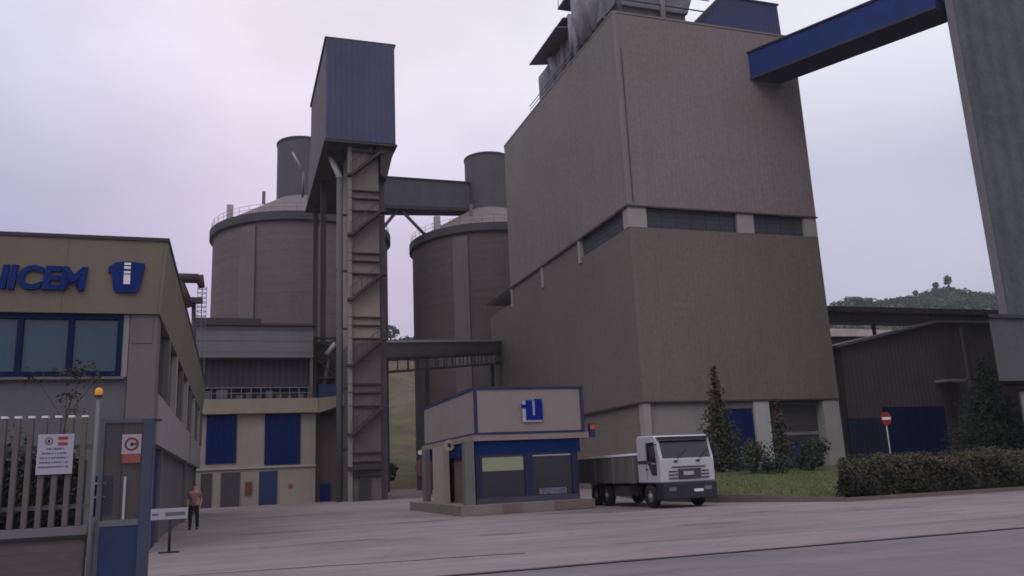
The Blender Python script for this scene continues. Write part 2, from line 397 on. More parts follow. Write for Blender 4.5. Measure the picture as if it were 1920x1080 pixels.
def crown(m, u, v, z, r, n, s, hf=1.0):
    for _ in range(n):
        d = Vector((random.gauss(0, 1), random.gauss(0, 1), random.gauss(0, 1))).normalized() * r * random.uniform(.55, 1.05)
        m.leaf((u + d.x, v + d.y, z + d.z * hf), s, d.normalized())
for i in range(2600):
    v = random.uniform(230, 415)
    q = random.random()
    rr_ = random.uniform(.78, 1.25) if q < .72 else (random.uniform(.12, .26) if q < .9 else random.uniform(-.3, 1.3))
    if q >= .72: v = random.uniform(290, 412)
    u = rr_ * v
    crown(wm, u, v, hh(u, min(v, 403)) + 1.2, random.uniform(1.8, 3.2), 24, .95, .8)
tag(wm.build('woods', wood_f), 'dense green woodland covering the far hill behind the works', 'woodland', kind='stuff')

# ================================================================ VEGETATION
def conifer(u, v, z0, h, r, mat, label, topmat=None, topfrac=.0, dens=1.0, seed=1, name='conifer', lean=0, group=None, skirt=0.06):
    random.seed(seed)
    th = T(name, label, 'tree', u, v, z0, group)
    tr = M().tube((u, v, z0), (u + lean, v, z0 + h * .97), .022 * h, .01, 8); tr.build('trunk', bark_m, th, True)
    body, top, limbs = M(), M(), M()
    nl = int(h * 5.5 * dens) + 4
    for i in range(nl):
        f = skirt + (1 - skirt) * (i + random.random() * .8) / nl
        z = z0 + h * f; rad = r * (1 - f) ** .8 * random.uniform(.6, 1.15) + .09
        nb = max(4, int(8 * dens * (1 - f) + 4)); ph = random.random() * 6.3
        for k in range(nb):
            t = ph + 2 * math.pi * k / nb + random.uniform(-.3, .3); rb = rad * random.uniform(.65, 1.15)
            dx, dy = math.cos(t), math.sin(t)
            cx = u + lean * f
            if rb > .5: limbs.tube((cx, v, z), (cx + dx * rb * .8, v + dy * rb * .8, z - rb * .12), .018, .006, 4, False)
            ns = max(3, int(rb * 9))
            for j in range(ns):
                q = (j + random.random()) / ns
                s = .10 + .08 * (1 - q)
                (top if (topmat and f > 1 - topfrac + random.uniform(-.1, .1)) else body).leaf((cx + dx * rb * q + random.gauss(0, .06), v + dy * rb * q + random.gauss(0, .06), z - rb * .22 * q * q + random.gauss(0, .07)), s, (0, 0, .5))
    cr_ = body.build('crown', mat, th)
    limbs.build('branches', bark_m, th)
    if topmat and top.v: top.build('crown_top', topmat, th, label='browned dry tip of the crown')
    return th
conifer(32.6, 52, .9, 7.6, 2.2, con_f2, 'slender grey-green conifer with a browned dry tip, right behind the white lorry cab', con_b, .30, 1.15, 3)
conifer(36.95, 51, .9, 5.1, 1.25, con_f2, 'small thin sparse conifer standing before the pale pillar and blue door', con_b, .34, .95, 5)
conifer(52.7, 47.5, 0, 8.5, 4.3, con_f, 'large bushy dark conifer behind the hedge at the right', None, 0, 1.9, 8)
conifer(62.5, 52.5, 0, 4.6, 2.2, con_f, 'short broad dark conifer just right of the large bushy one', None, 0, 1.0, 18)
def bush(u, v, z0, ru, rv, h, n, s, mat, label, seed=1, stems=True, name='shrub', group=None):
    random.seed(seed)
    th = T(name, label, 'bush', u, v, z0, group)
    m = M(); st = M()
    for _ in range(9):
        cx, cy, cz = u + random.uniform(-.55, .55) * ru, v + random.uniform(-.55, .55) * rv, z0 + h * random.uniform(.25, .75)
        r = random.uniform(.32, .5)
        st.tube((u + random.uniform(-.1, .1), v, z0), (cx, cy, cz), .03, .01, 5, False)
        for _k in range(n // 9):
            d = Vector((random.gauss(0, 1), random.gauss(0, 1), random.gauss(0, 1))).normalized() * random.uniform(.4, 1.1)
            m.leaf((cx + d.x * r * ru, cy + d.y * r * rv, max(z0 + .03, cz + d.z * r * h * .7)), s, d)
    m.build('foliage', mat, th); st.build('stems', bark_m, th)
    return th
bush(37.0, 48, .9, 1.7, 1.5, 2.3, 2900, .11, con_f, 'rounded dark shrub on the lawn between the thin conifer and the hedge', 4)
bush(32.9, 46, .9, 1.3, 1.0, 1.2, 900, .1, con_f, 'low dark shrub at the foot of the small thin conifer', 6)
bush(32.0, 47.5, .9, 1.6, 1.3, 2.2, 1500, .1, con_f2, 'grey-green shrub spreading around the foot of the brown-tipped conifer', 9)
bush(20.3, 124, 0, 3.2, 1.6, 4.2, 1500, .3, con_f, 'dark bushes at the foot of the yellowish slope between stair tower and gatehouse', 14)
# hedge
random.seed(21)
hg = T('hedge', 'long clipped brownish green hedge along the kerb at the right', 'hedge', 32, 28.4)
core = M(); seg = 40
def hz(u, v=28): return 1.52 - .35 * max(0, 1 - (u - 22.3) / .9) ** 2 + .07 * math.sin(u * 1.3) + .07 * math.sin(u * 3.1 + 1) + .05 * math.sin(u * 7.3) + (v - 28) * .03
for i in range(seg):
    a, b_ = 22.55 + i * .62, 22.55 + (i + 1) * .62
    core.hexa([(a, 27.55, 0), (b_, 27.55, 0), (b_ + 2.2, 30, 0), (a + 2.2, 30, 0), (a, 27.55, hz(a) - .14), (b_, 27.55, hz(b_) - .14), (b_ + 2.2, 30, hz(b_) - .14), (a + 2.2, 30, hz(a) - .14)])
core.build('branches', surf('hedge_twigs', (.022, .022, .015), var=.3), hg)
lf = M(); lt = M()
for i in range(30000):
    u = 22.35 + random.random() ** 1.15 * 25
    q = random.random()
    if q < .62:
        z = random.uniform(.05, hz(u)); v = 27.45 + random.gauss(0, .09) + .1 * math.sin(u * 2.3 + z * 3) + .07 * math.sin(u * 6.1 - z * 5) + (.12 if z < .25 else 0); n_ = (0, -1, .25)
    elif q < .9:
        v = random.uniform(27.4, 30.1); z = hz(u, v) + random.gauss(0, .05); n_ = (0, 0, 1); u += (v - 27.4) * .85
    else:
        v = random.uniform(27.4, 30.1); u = 22.45 + random.gauss(0, .08) + (v - 27.4) * .85; z = random.uniform(.05, hz(u)); n_ = (-1, 0, .2)
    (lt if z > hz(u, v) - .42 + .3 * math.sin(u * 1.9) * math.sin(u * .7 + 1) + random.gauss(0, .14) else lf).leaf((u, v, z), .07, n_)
lf.build('leaves', hedge_f, hg); lt.build('lit_top_leaves', hedge_t, hg, label='brownish leaves along the hedge top, coloured lighter as if lit from above')
tl = M()
for i in range(1100):
    v = random.uniform(27.4, 29.8); u = 22.6 + (v - 27.4) * .85 + random.random() * 25; z = hz(u, v)
    tl.tube((u, v, z - .1), (u + random.uniform(-.06, .06), v, z + random.uniform(.05, .2)), .006, .002, 3, False)
    for k in range(3): tl.leaf((u + random.uniform(-.05, .05), v, z + random.uniform(.02, .17)), .035)
tl.build('shoots', hedge_t, hg)
# trees on the skyline of the hill
for k, (u, v, h, lab) in enumerate(((402, 402, 5, 'tiny low tree leftmost of the three on the hill skyline'), (419, 402, 6, 'tiny thin tree in the middle of the three on the hill skyline'), (429, 402, 9, 'tallest of the three tiny trees standing on the hill skyline'))):
    z = hh(u, 402); th = T('hill_tree', lab, 'tree', u, v, z, 'trees on the hill skyline')
    M().tube((u, v, z - 1), (u, v, z + h * .75), .4, .15, 6).build('trunk', bark_m, th)
    m = M(); crown(m, u, v, z + h * .75, h * .27, 70, 1.2, 1.2); m.build('crown', wood_f, th)
z = hh(71, 400); th = T('hill_tree', 'small round dark tree on the hill seen between the two silos', 'tree', 71.5, 398, z)
M().tube((71.5, 398, z - 1), (71.5, 398, z + 6), .5, .2, 6).build('trunk', bark_m, th)
m = M(); crown(m, 71.5, 398, z + 6, 4, 130, 1.2, .9); m.build('crown', wood_f, th)
# young tree and shrub in front of the office wall
random.seed(31)
th = T('young_tree', 'thin sparse little tree against the office wall above the fence', 'tree', -3.95, 22.6)
tm_ = M(); lv_ = M()
tm_.tube((-3.95, 22.6, 0), (-3.85, 22.6, 3.6), .03, .018, 6)
for (a, b_, r_, n_) in (((-3.88, 3.3), (-4.55, 4.35), .26, 26), ((-3.86, 3.5), (-3.55, 4.5), .34, 90), ((-3.86, 3.5), (-3.9, 4.45), .3, 60), ((-3.86, 3.4), (-3.25, 4.3), .16, 22), ((-3.9, 3.0), (-3.75, 3.9), .22, 40), ((-3.9, 2.9), (-3.6, 3.55), .15, 22)):
    tm_.tube((a[0], 22.6, a[1]), (b_[0], 22.6, b_[1]), .014, .005, 4)
    for _ in range(n_): lv_.leaf((b_[0] + random.gauss(0, r_ * .6), 22.6 + random.gauss(0, .15), b_[1] + random.gauss(0, r_ * .35)), .055)
tm_.build('trunk', bark_m, th); lv_.build('crown', surf('olive_leaves', (.045, .042, .025), var=.4), th)
bush(-4.75, 21.5, 0, .5, .4, 3.55, 900, .055, con_f, 'dark clipped shrub showing just above the fence at the left', 12)

# ================================================================ MAIN BUILDING
mb = T('tower_block', 'huge brown-grey ribbed industrial block in the middle, on pillars with a window band', 'building', 39, 70)
U0, U1, V0 = 30.08, 48.6, 58.44
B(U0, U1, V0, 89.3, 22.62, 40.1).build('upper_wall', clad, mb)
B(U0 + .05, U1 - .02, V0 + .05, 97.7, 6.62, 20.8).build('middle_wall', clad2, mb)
# window band
B(U0 + .5, U1 - .5, V0 + .5, 89, 20.8, 22.62).build('band_core', conc, mb)
B(U0 + .05, U0 + .45, 69.0, 89, 20.8, 22.62).build('band_wall', clad2, mb)
for a, b_ in ((U0, 31.78), (40.42, 42.05), (47.25, U1 - .04)):
    B(a, b_, V0 + .02, V0 + .48, 20.8, 22.6).build('band_pillar', conc_l, mb)
B(U0 + .02, U0 + .44, V0 + .5, V0 + 1.0, 20.8, 22.6).build('band_pillar', conc_l, mb)
for v in (68.5, 78.5, 88.6):
    B(U0 - .1, U0 + .44, v, v + .4, 20.3, 22.6).build('band_pillar', conc_l, mb)
gl_band = surf('grey_louvre', (.058, .062, .078), hj=.42, hjw=.1, var=.15)
for a, b_ in ((31.78, 40.42), (42.05, 47.25)):
    wd = B(a + .02, b_ - .02, V0 + .3, V0 + .42, 20.82, 22.58).build('window', gl_band, mb)
    fm = M()
    for i in range(int((b_ - a) / 1.4) + 1): fm.box(a + .05 + i * 1.4, a + .1 + i * 1.4, V0 + .26, V0 + .3, 20.84, 22.56)
    fm.build('mullions', dark_m, mb, parent=wd)
B(U0 + .25, U0 + .4, 59.5, 68.4, 20.82, 22.58).build('window', gl_band, mb)
# drip edges: dark lines under the upper wall and the middle wall
B(U0 - .1, U1 + .1, V0 - .1, V0 - .001, 22.5, 22.64).build('drip_edge', brown_d, mb)
B(U0 - .12, U0 - .001, V0 - .1, 98.5, 22.46, 22.66).build('drip_edge', brown_d, mb)
B(U0 - .001, U0 + 4, 89.31, 98.4, 22.4, 22.66).build('rear_roof_slab', conc, mb)
B(U0, U1 - .1, V0 + .001, V0 + .05, 6.5, 6.64).build('drip_edge', brown_d, mb)
B(U0, U0 + .05, V0 + .05, 97.7, 6.48, 6.64).build('drip_edge', brown_d, mb)
B(U0 - .06, U0 + .3, V0 - .06, V0 - .001, 22.7, 40.1).build('corner_trim', surf('corner_flashing', (.225,.19,.188), var=.1), mb)
B(U0 - .04, U1 + .05, V0 - .05, 89.35, 40.1, 40.28).build('roof_edge', surf('pale_flashing', (.2, .17, .17), var=.1), mb)
B(30.6, 30.67, V0 - .07, V0 - .001, 23.0, 36.8).build('downpipe', surf('downpipe_brown', (.10,.08,.082), var=.3), mb)
# ground storey
B(U0 + .1, U0 + .7, V0 + .1, V0 + .9, 0, 6.5).build('pillar', conc_l, mb)
B(40.15, 41.6, V0 + .1, V0 + 1.1, 0, 6.5).build('pillar', surf('near_white_pillar', (.40, .385, .375), var=.12, streak=.08), mb)
B(46.95, U1 - .05, V0 + .1, V0 + 1.5, 0, 6.5).build('pillar', conc_l, mb)
B(U0 + .72, 37.4, V0 + .4, V0 + .8, 0, 6.5).build('ground_wall', conc, mb)
B(U0 + .3, U0 + .6, V0 + .92, 97.4, 0, 6.5).build('ground_wall', surf('ground_side_wall', (.19, .165, .145), var=.15, streak=.1, hj=1.6), mb)
d1 = B(37.45, 40.1, V0 + .3, V0 + .42, 0, 5.9).build('door', door_blue, mb)
B(37.4, 40.14, V0 + .25, V0 + .6, 5.95, 6.5).build('lintel', conc_dark, mb)
B(41.62, 46.93, V0 + 1.1, V0 + 1.3, 0, 6.5).build('shutter', surf('dark_shutter', (.06, .055, .055), hj=.4, var=.2, hjw=.06), mb)
B(42.1, 46.5, V0 + .5, V0 + .62, 3.7, 3.95).build('rail', grey_m, mb)
B(43.8, 46.6, V0 + .75, V0 + .95, 0, 3.2).build('door', dk_blue, mb)
B(U0 + 1, U1 - .4, V0 + .9, 96, 6.2, 6.5).build('soffit', conc_dark, mb)

# rooftop plant
pa = T('dust_filter', 'grey hooded filter house overhanging the left roof edge of the tall block', 'filter unit', 32.5, 73, 40.28)
B(30.5, 34.5, 69.2, 77.8, 40.28, 43.6).build('casing', teal_m, pa)
B(30.9, 34.1, 69.6, 74.5, 43.6, 46.6).build('upper_casing', teal_m, pa)
B(30.0, 34.8, 69.0, 74.6, 45.6, 45.72).build('upper_canopy', dark_m, pa)
M().prism([(28.6, 43.6), (34.8, 44.5), (34.8, 44.62), (28.6, 43.72)], 'v', 67.6, 75.4).build('canopy', surf('canopy_grey', (.16,.155,.19), var=.3), pa)
M().tube((30.9, 73, 41), (30.2, 73, 43.4), .5).build('duct', light_m, pa, True)
M().tube((30.4, 70.4, 40.3), (30.4, 70.4, 43.5), .28).build('duct', surf('pinkish_duct', (.3, .22, .24)), pa, True)
B(30.1, 30.16, 66, 80, 41.1, 41.16).box(30.1, 30.16, 66, 80, 40.7, 40.74).build('rail', dark_m, pa)
pb = T('bag_filter', 'tall blue-grey bag filter casing at the roof corner of the tall block', 'filter unit', 33, 65.5, 40.28)
B(30.6, 35.5, 61.6, 68.2, 41.5, 48.2).build('casing', teal_m, pb)
M().prism([(61.6, 41.5), (68.2, 41.5), (66.0, 40.28), (63.6, 40.28)], 'u', 31.2, 34.8).build('hopper', conc_dark, pb)
B(29.6, 35.8, 61.2, 69.2, 46.6, 46.8).build('platform', surf('platform_grey', (.12,.12,.145), var=.3), pb)
for v_ in (63.0, 65.6):
    M().lathe(30.5, v_, [(.001, 41.0), (.22, 41.0), (.95, 43.6), (.95, 45.6), (.45, 46.1), (.45, 46.5)], 20).build('cyclone', surf('cyclone_sheet', (.27,.265,.30), var=.4, vscale=1.2), pb, True)
M().tube((30.6, 68.4, 40.6), (29.9, 66.6, 44.6), .4).build('duct', surf('duct_pale', (.34,.32,.35), var=.3), pb, True)
M().tube((30.3, 66.8, 40.4), (30.3, 66.8, 46.5), .32).build('duct', light_m, pb, True)
M().tube((30.2, 63.6, 40.4), (30.5, 63.6, 47.5), .42).build('duct', grey_m, pb, True)
rm_ = M()
for v in (61.2, 63.2, 65.2, 67.2, 69.1): rm_.bar((29.65, v, 46.8), (29.65, v, 47.8), .05)
rm_.bar((29.65, 61.2, 47.8), (29.65, 69.2, 47.8), .05); rm_.build('railing', dark_m, pb)
pc = T('surge_bin', 'wide grey hopper bin on the roof between filter casing and blue penthouse', 'bin', 34.6, 61.5, 40.28)
M().prism([(31.0, 41.8), (38.3, 41.8), (39.6, 45.5), (39.6, 49), (30.6, 49), (30.6, 45)], 'v', 59.6, 64).build('bin', surf('bin_sheet', (.19,.19,.215), var=.4, vscale=.6, streak=.1), pc)
B(31.3, 38.2, 59.9, 63.6, 40.9, 41.8).build('frame', conc_dark, pc)
M().tube((35.6, 59.35, 40.4), (35.6, 59.35, 48), .26).build('pipe', light_m, pc, True)
M().tube((31.4, 59.3, 40.4), (30.3, 59.3, 47.2), .22).build('pipe', surf('pipe_blue_grey', (.2, .2, .26)), pc, True)
B(30.6, 41.8, 59.2, 59.28, 42.0, 42.1).box(30.6, 40.5, 59.2, 59.28, 43.2, 43.26).build('railing', dark_m, pc)
for u in (31, 33, 37.5, 39.5, 41.2): B(u, u + .2, 60, 60.2, 40.28, 41.0).build('leg', dark_m, pc)
pd = T('roof_penthouse', 'blue sheet-clad penthouse on the right of the tall block roof', 'penthouse', 43, 61, 40.28)
M().prism([(38.6, 40.3), (47.8, 40.3), (47.7, 43.7), (41.7, 43.7)], 'v', 59.0, 64).build('wall', surf('penthouse_blue', (.045,.055,.14), rib=.5, ribd=.06, var=.2, vscale=.3), pd)
M().prism([(38.2, 40.3), (38.6, 40.3), (41.7, 43.7), (47.85, 43.7), (47.85, 43.85), (41.55, 43.85)], 'v', 58.9, 64.1).build('roof', dark_m, pd)

# inclined blue gallery to the right-hand silo building
cg = T('conveyor_gallery', 'bright blue enclosed conveyor bridge joining the tall block to the right-hand tower', 'conveyor', 46, 52, 33)
dv = Vector((.3637, -.9299, -.0577)); s0 = Vector((43.4, 58.5, 37.9)) - dv * .6; s1 = s0 + dv * 17.0
wd = Vector((2.6, 1.02, 0))     # across
def gal(zt, zb, o0, o1, a=s0, b=s1):
    P = []
    for z in (zb, zt):
        P += [a + wd * o0 + Vector((0, 0, z)), a + wd * o1 + Vector((0, 0, z)), b + wd * o1 + Vector((0, 0, z)), b + wd * o0 + Vector((0, 0, z))]
    return M().hexa(P)
gal(0, -2.35, 0, 1).build('cladding', surf('gallery_blue', (.012,.034,.16), spec=.15, var=.25, vscale=.5, rough=.5, streak=.06), cg)
gal(.14, .001, -.05, 1.05).build('roof', dark_m, cg)
gal(-2.351, -2.6, -.03, 1.03).build('floor_truss', surf('gallery_floor_blue', (.035, .04, .075), var=.2), cg)

# ================================================================ RIGHT TOWER
rb = T('silo_tower', 'grey concrete tower cropped by the right picture edge', 'building', 58, 50)
M().prism([(50.55, 43.0), (92, 43.0), (118, 64), (76.5, 64)], 'z', 10.6, 46).build('wall', conc_right, rb)
M().prism([(49.8, 42.8), (50.56, 42.8), (51.6, 43.9), (51.0, 43.9)], 'z', 10.6, 46).build('corner_column', surf('pale_mauve_column', (.155,.138,.148), streak=.1, var=.12), rb)
B(50.56, 50.72, 42.9, 42.999, 10.6, 46).build('joint', dark_m, rb)
M().prism([(48.3, 42.4), (51.6, 42.4), (55.5, 46), (52.6, 46)], 'z', 6.2, 10.45).build('base_pier', surf('base_pier_concrete', (.098,.094,.108), var=.15, streak=.12, grain=.1), rb)
M().prism([(51.62, 42.6), (92, 42.6), (116, 62), (75, 62)], 'z', 6.0, 10.45).build('base_wall', surf('base_wall_grey', (.095, .095, .102), hj=1.1, var=.12, streak=.06), rb)
M().prism([(48.1, 42.2), (92, 42.2), (95.5, 45), (51.4, 45)], 'z', 10.45, 10.7).build('ledge', dark_m, rb)
M().prism([(50.4, 42.3), (92, 42.3), (114, 60), (71, 60)], 'z', 5.5, 5.98).build('sill', conc_l, rb)
M().prism([(52.4, 44.6), (92, 44.6), (112, 60), (71, 60)], 'z', 0, 5.5).build('ground_wall', brown_d, rb)
M().prism([(50.4, 42.8), (51.6, 42.8), (52.6, 43.8), (51.4, 43.8)], 'z', 0, 5.5).build('pillar', conc, rb)
B(55.0, 56.2, 42.8, 44.4, 0, 5.5).build('pillar', conc, rb)
B(51.7, 54.9, 43.3, 43.6, 2.9, 3.7).build('beam', conc_l, rb)

# low shed in between
lb = T('low_shed', 'dark purple-brown corrugated shed with a slanting roof behind the no entry sign', 'shed', 64, 70)
M().prism([(55.6, 0), (80, 0), (80, 14.7), (67.7, 14.7), (55.7, 12.2)], 'v', 66, 84).build('wall', purple_wall, lb)
M().prism([(54.9, 12.05), (67.7, 14.72), (80, 14.72), (80, 14.95), (67.6, 14.95), (54.8, 12.3)], 'v', 65.4, 84.3).build('roof', surf('roof_edge_grey', (.17, .165, .175), var=.25), lb)
B(59.7, 67.1, 65.75, 65.95, 0, 6.3).build('sliding_door', door_blue, lb)
B(55.3, 59.6, 65.7, 65.9, 0, 5.3).build('sliding_door', surf('faded_navy_door', (.016, .026, .07), rib=.5, ribd=.2, var=.2), lb)
B(67.6, 68.3, 65.5, 65.98, 0, 8.6).build('pillar', brown_d, lb)
B(66.6, 69.4, 64.6, 65.9, 8.6, 8.85).build('canopy', light_m, lb)
B(70.8, 71.0, 65.6, 65.9, 8, 14.3).build('downpipe', grey_m, lb)
B(50.5, 55.4, 68, 84, 0, 11.6).build('gap_shade_block', surf('gap_shade_paint', (.05, .055, .05), var=.2), lb)  # dark block painted in for the shaded gap beside the shed
ws = T('white_roof_building', 'low building with a pale translucent roof showing over the dark shed', 'building', 78, 88)
B(66, 100, 86, 98, 0, 16.7).build('wall', brown_d, ws)
M().prism([(86, 16.8), (98, 19.2), (98, 19.0), (86, 16.6)], 'u', 65, 101).build('roof', brown_d, ws)
M().prism([(69, 16.7), (78, 16.8), (84, 17.45), (84, 17.6), (69, 17.75)], 'v', 85.6, 85.99).build('roof_light', surf('pale_sheet', (.85,.72,.72), var=.2), ws)
pg_ = T('pipe_gallery', 'dark conveyor gallery running level above the shed roofs at the right', 'conveyor', 66, 72, 15)
B(55.2, 84, 71.5, 73.5, 16.9, 17.5).build('roof', brown_d, pg_)
B(55.2, 84, 71.7, 73.3, 15.8, 16.6).build('belt_frame', dark_m, pg_)
gm_ = M()
for i in range(20):
    gm_.bar((55.5 + i * 1.45, 71.7, 16.6), (55.5 + i * 1.45, 71.7, 16.9), .08)
for u in (56, 66, 76): gm_.bar((u, 72.5, 0), (u, 72.5, 15.8), .3)
gm_.build('posts', dark_m, pg_)

# ================================================================ SILOS
S = [(8.2, 112.6), (35.2, 112.6)]
SN = ['big round concrete silo on the left, behind the stair tower', 'big round concrete silo on the right, half hidden by the tall block']
for (cu_, cv_), lab in zip(S, SN):
    si = T('silo', lab, 'silo', cu_, cv_, 0, 'round concrete silos')
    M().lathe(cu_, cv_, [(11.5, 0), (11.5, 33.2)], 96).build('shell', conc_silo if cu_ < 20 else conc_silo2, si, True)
    M().lathe(cu_, cv_, [(11.5, 33.2), (11.95, 33.35), (11.95, 34.4), (11.6, 34.5)], 96).build('parapet', surf('dark_ring', (.065, .06, .068), var=.2), si)
    M().lathe(cu_, cv_, [(11.6, 34.45), (3.4, 39.4)], 96).build('roof_cone', surf('cone_concrete', (.175,.15,.155), var=.15, vscale=.4), si, True)
    M().lathe(cu_, cv_, [(3.5, 38.6), (3.5, 47.6)], 48).build('head_cylinder', cyl_sheet, si, True)
    M().lathe(cu_, cv_, [(3.6, 47.5), (3.6, 47.8), (.01, 48.2)], 48).build('cylinder_roof', dark_m, si)
    for t in (R(-128), R(-52), R(-90)):
        if t == R(-90): continue
        a = Vector((math.cos(t), math.sin(t), 0)); n_ = a.cross(Vector((0, 0, 1)))
        p = Vector((cu_, cv_, 0)) + a * 11.45
        m = M(); m.hexa([p - n_ * 1.1, p + n_ * 1.1, p + n_ * 1.1 + a * .3, p - n_ * 1.1 + a * .3] + [q + Vector((0, 0, 32.8)) for q in (p - n_ * 1.1, p + n_ * 1.1, p + n_ * 1.1 + a * .3, p - n_ * 1.1 + a * .3)])
        m.build('buttress', surf('buttress_concrete', (.152,.124,.128), streak=.15, var=.1), si)
    rl_ = M()
    for i in range(48):
        t = 2 * math.pi * i / 48; rl_.bar((cu_ + 11.7 * math.cos(t), cv_ + 11.7 * math.sin(t), 34.4), (cu_ + 11.7 * math.cos(t), cv_ + 11.7 * math.sin(t), 35.5), .05)
        t2 = 2 * math.pi * (i + 1) / 48
        for z in (35.5, 35.0): rl_.bar((cu_ + 11.7 * math.cos(t), cv_ + 11.7 * math.sin(t), z), (cu_ + 11.7 * math.cos(t2), cv_ + 11.7 * math.sin(t2), z), .035)
    rl_.build('railing', grey_m, si)
    B(cu_ - 9.8, cu_ - 9.0, cv_ - 6, cv_ - 5.2, 34.3, 36.6).build('vent_box', light_m, si)
    B(cu_ - 5.6, cu_ - 5.2, cv_ - 9, cv_ - 8.6, 36.0, 37.6).build('vent_box', grey_m, si)
hb = T('high_gallery', 'grey-blue enclosed bridge between the two silo heads', 'conveyor', 22, 112.6, 40)
zb0 = 39.2
M().hexa([(13.4, 101.2, 35.9), (31.9, 111.2, 39.6), (31.9, 113.4, 39.6), (13.4, 104.4, 35.9), (13.4, 101.2, 39.6), (31.9, 111.2, 43.4), (31.9, 113.4, 43.4), (13.4, 104.4, 39.6)]).build('cladding', surf('bridge_grey_blue', (.085, .082, .105), var=.15, vscale=.5, streak=.1), hb)
M().hexa([(13.4, 101.0, 39.62), (31.9, 111.0, 43.42), (31.9, 113.6, 43.42), (13.4, 104.6, 39.62), (13.4, 101.0, 39.8), (31.9, 111.0, 43.6), (31.9, 113.6, 43.6), (13.4, 104.6, 39.8)]).build('roof', dark_m, hb)
M().hexa([(13.4, 101.1, 35.4), (31.9, 111.1, 39.1), (31.9, 113.5, 39.1), (13.4, 104.5, 35.4), (13.4, 101.1, 35.88), (31.9, 111.1, 39.58), (31.9, 113.5, 39.58), (13.4, 104.5, 35.88)]).build('floor', brown_d, hb)
for q in ((17.3, 106, 33.2), (24.6, 108.5, 34.2)):
    M().tube((20.4, 106, 37.2), q, .22).build('strut', grey_m, hb, True)

# ================================================================ STAIR TOWER + HEAD
st = T('stair_tower', 'tall narrow concrete stair tower with dark zigzag flights in front of the left silo', 'tower', 10.2, 71)
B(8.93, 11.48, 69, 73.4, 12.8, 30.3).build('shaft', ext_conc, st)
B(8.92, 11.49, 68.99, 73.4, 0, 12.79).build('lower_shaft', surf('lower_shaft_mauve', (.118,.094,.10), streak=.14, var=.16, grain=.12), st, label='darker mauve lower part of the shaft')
B(8.78, 9.12, 68.72, 68.999, 0, 30.3).build('corner_strip', surf('strip_pale', (.24,.2,.195), streak=.12, var=.15), st)
B(11.5, 12.1, 69.6, 73.3, 0, 29.5).build('side_column', surf('mauve_column', (.085,.07,.078), streak=.12, var=.15), st)
zk = [-.4, 5.15, 10.75, 16.3, 21.9, 27.3]
fl, ld, rlm = M(), M(), M()
for z in zk:
    z0 = max(z, .1); h = 2.5
    if z > 0:
        o = M().prism([(8.75, z), (9.1, z), (11.6, z + 2.2), (12.0, z + 2.2), (12.0, z + 2.45), (11.5, z + 2.45), (9.0, z + .2), (8.75, z + .2)], 'v', 68.2, 68.99).build('stair_flight', brown_d, st)
        r_ = M()
        for k in range(7): r_.bar((8.95 + k * .45, 68.2, z + .3 + k * .36), (8.95 + k * .45, 68.2, z + 1.1 + k * .36), .035)
        r_.bar((8.9, 68.2, z + 1.1), (11.7, 68.2, z + 3.3), .05); r_.build('handrail', brown_d, st, parent=o)
    for dz in (2.35, 3.45, 4.15):
        if z + dz < 30 and z + dz > .5: B(8.8, 11.6, 68.72, 68.985, z + dz, z + dz + .1).build('landing', brown_d, st)
B(8.75, 11.7, 68.4, 68.98, 2.45, 2.7).build('canopy', dark_m, st)
B(9.7, 10.6, 68.85, 68.99, 0, 2.2).build('door', dark_m, st)
dp = T('dust_pipe', 'thin pale vertical pipe rising beside the stair tower', 'pipe', 8.2, 69.6)
M().tube((8.2, 69.6, 0), (8.2, 69.6, 27.4), .27, n=14).build('pipe', surf('pipe_mauve', (.125,.105,.12), var=.15, streak=.1), dp, True)
for z in (4, 9, 14, 19, 24): B(7.85, 8.9, 69.5, 69.7, z, z + .15).build('bracket', dark_m, dp)
M().tube((8.2, 69.6, 27.4), (7.6, 71.5, 30.2), .27, n=14).build('elbow', light_m, dp, True)
hd = T('elevator_head', 'large slate-blue windowless box perched on top of the stair tower', 'elevator head', 9.8, 76, 30.3)
B(6.83, 12.85, 68.0, 68.12, 30.35, 39.8).build('front_cladding', slate, hd)
M().prism([(68.13, 30.3), (88.3, 30.3), (83.4, 37), (83.2, 40.2), (68.13, 39.8)], 'u', 6.84, 12.84).build('side_cladding', side_sheet, hd)
M().prism([(68.0, 39.81), (68.0, 39.98), (83.4, 40.4), (83.4, 40.22)], 'u', 6.7, 12.98).build('roof', dark_m, hd)
B(6.7, 12.98, 67.95, 88.2, 30.1, 30.29).build('floor', surf('underside_dark', (.05, .045, .052), var=.2), hd)
M().prism([(11.6, 27.6), (12.1, 27.2), (12.8, 30.08), (11.6, 30.08)], 'v', 68.4, 73).build('chute', brown_d, hd)
for u, v in ((7.4, 86), (12.2, 86), (7.4, 78), (12.2, 78)):
    B(u, u + .5, v, v + .5, 0, 30.08).build('leg', brown_d, hd)
M().tube((5.15, 86, 36.05), (6.3, 86, 33.9), .12).build('chute_pipe', light_m, hd, True)
M().tube((6.3, 86, 33.9), (6.25, 86, 31.1), .12).build('chute_pipe', grey_m, hd, True)

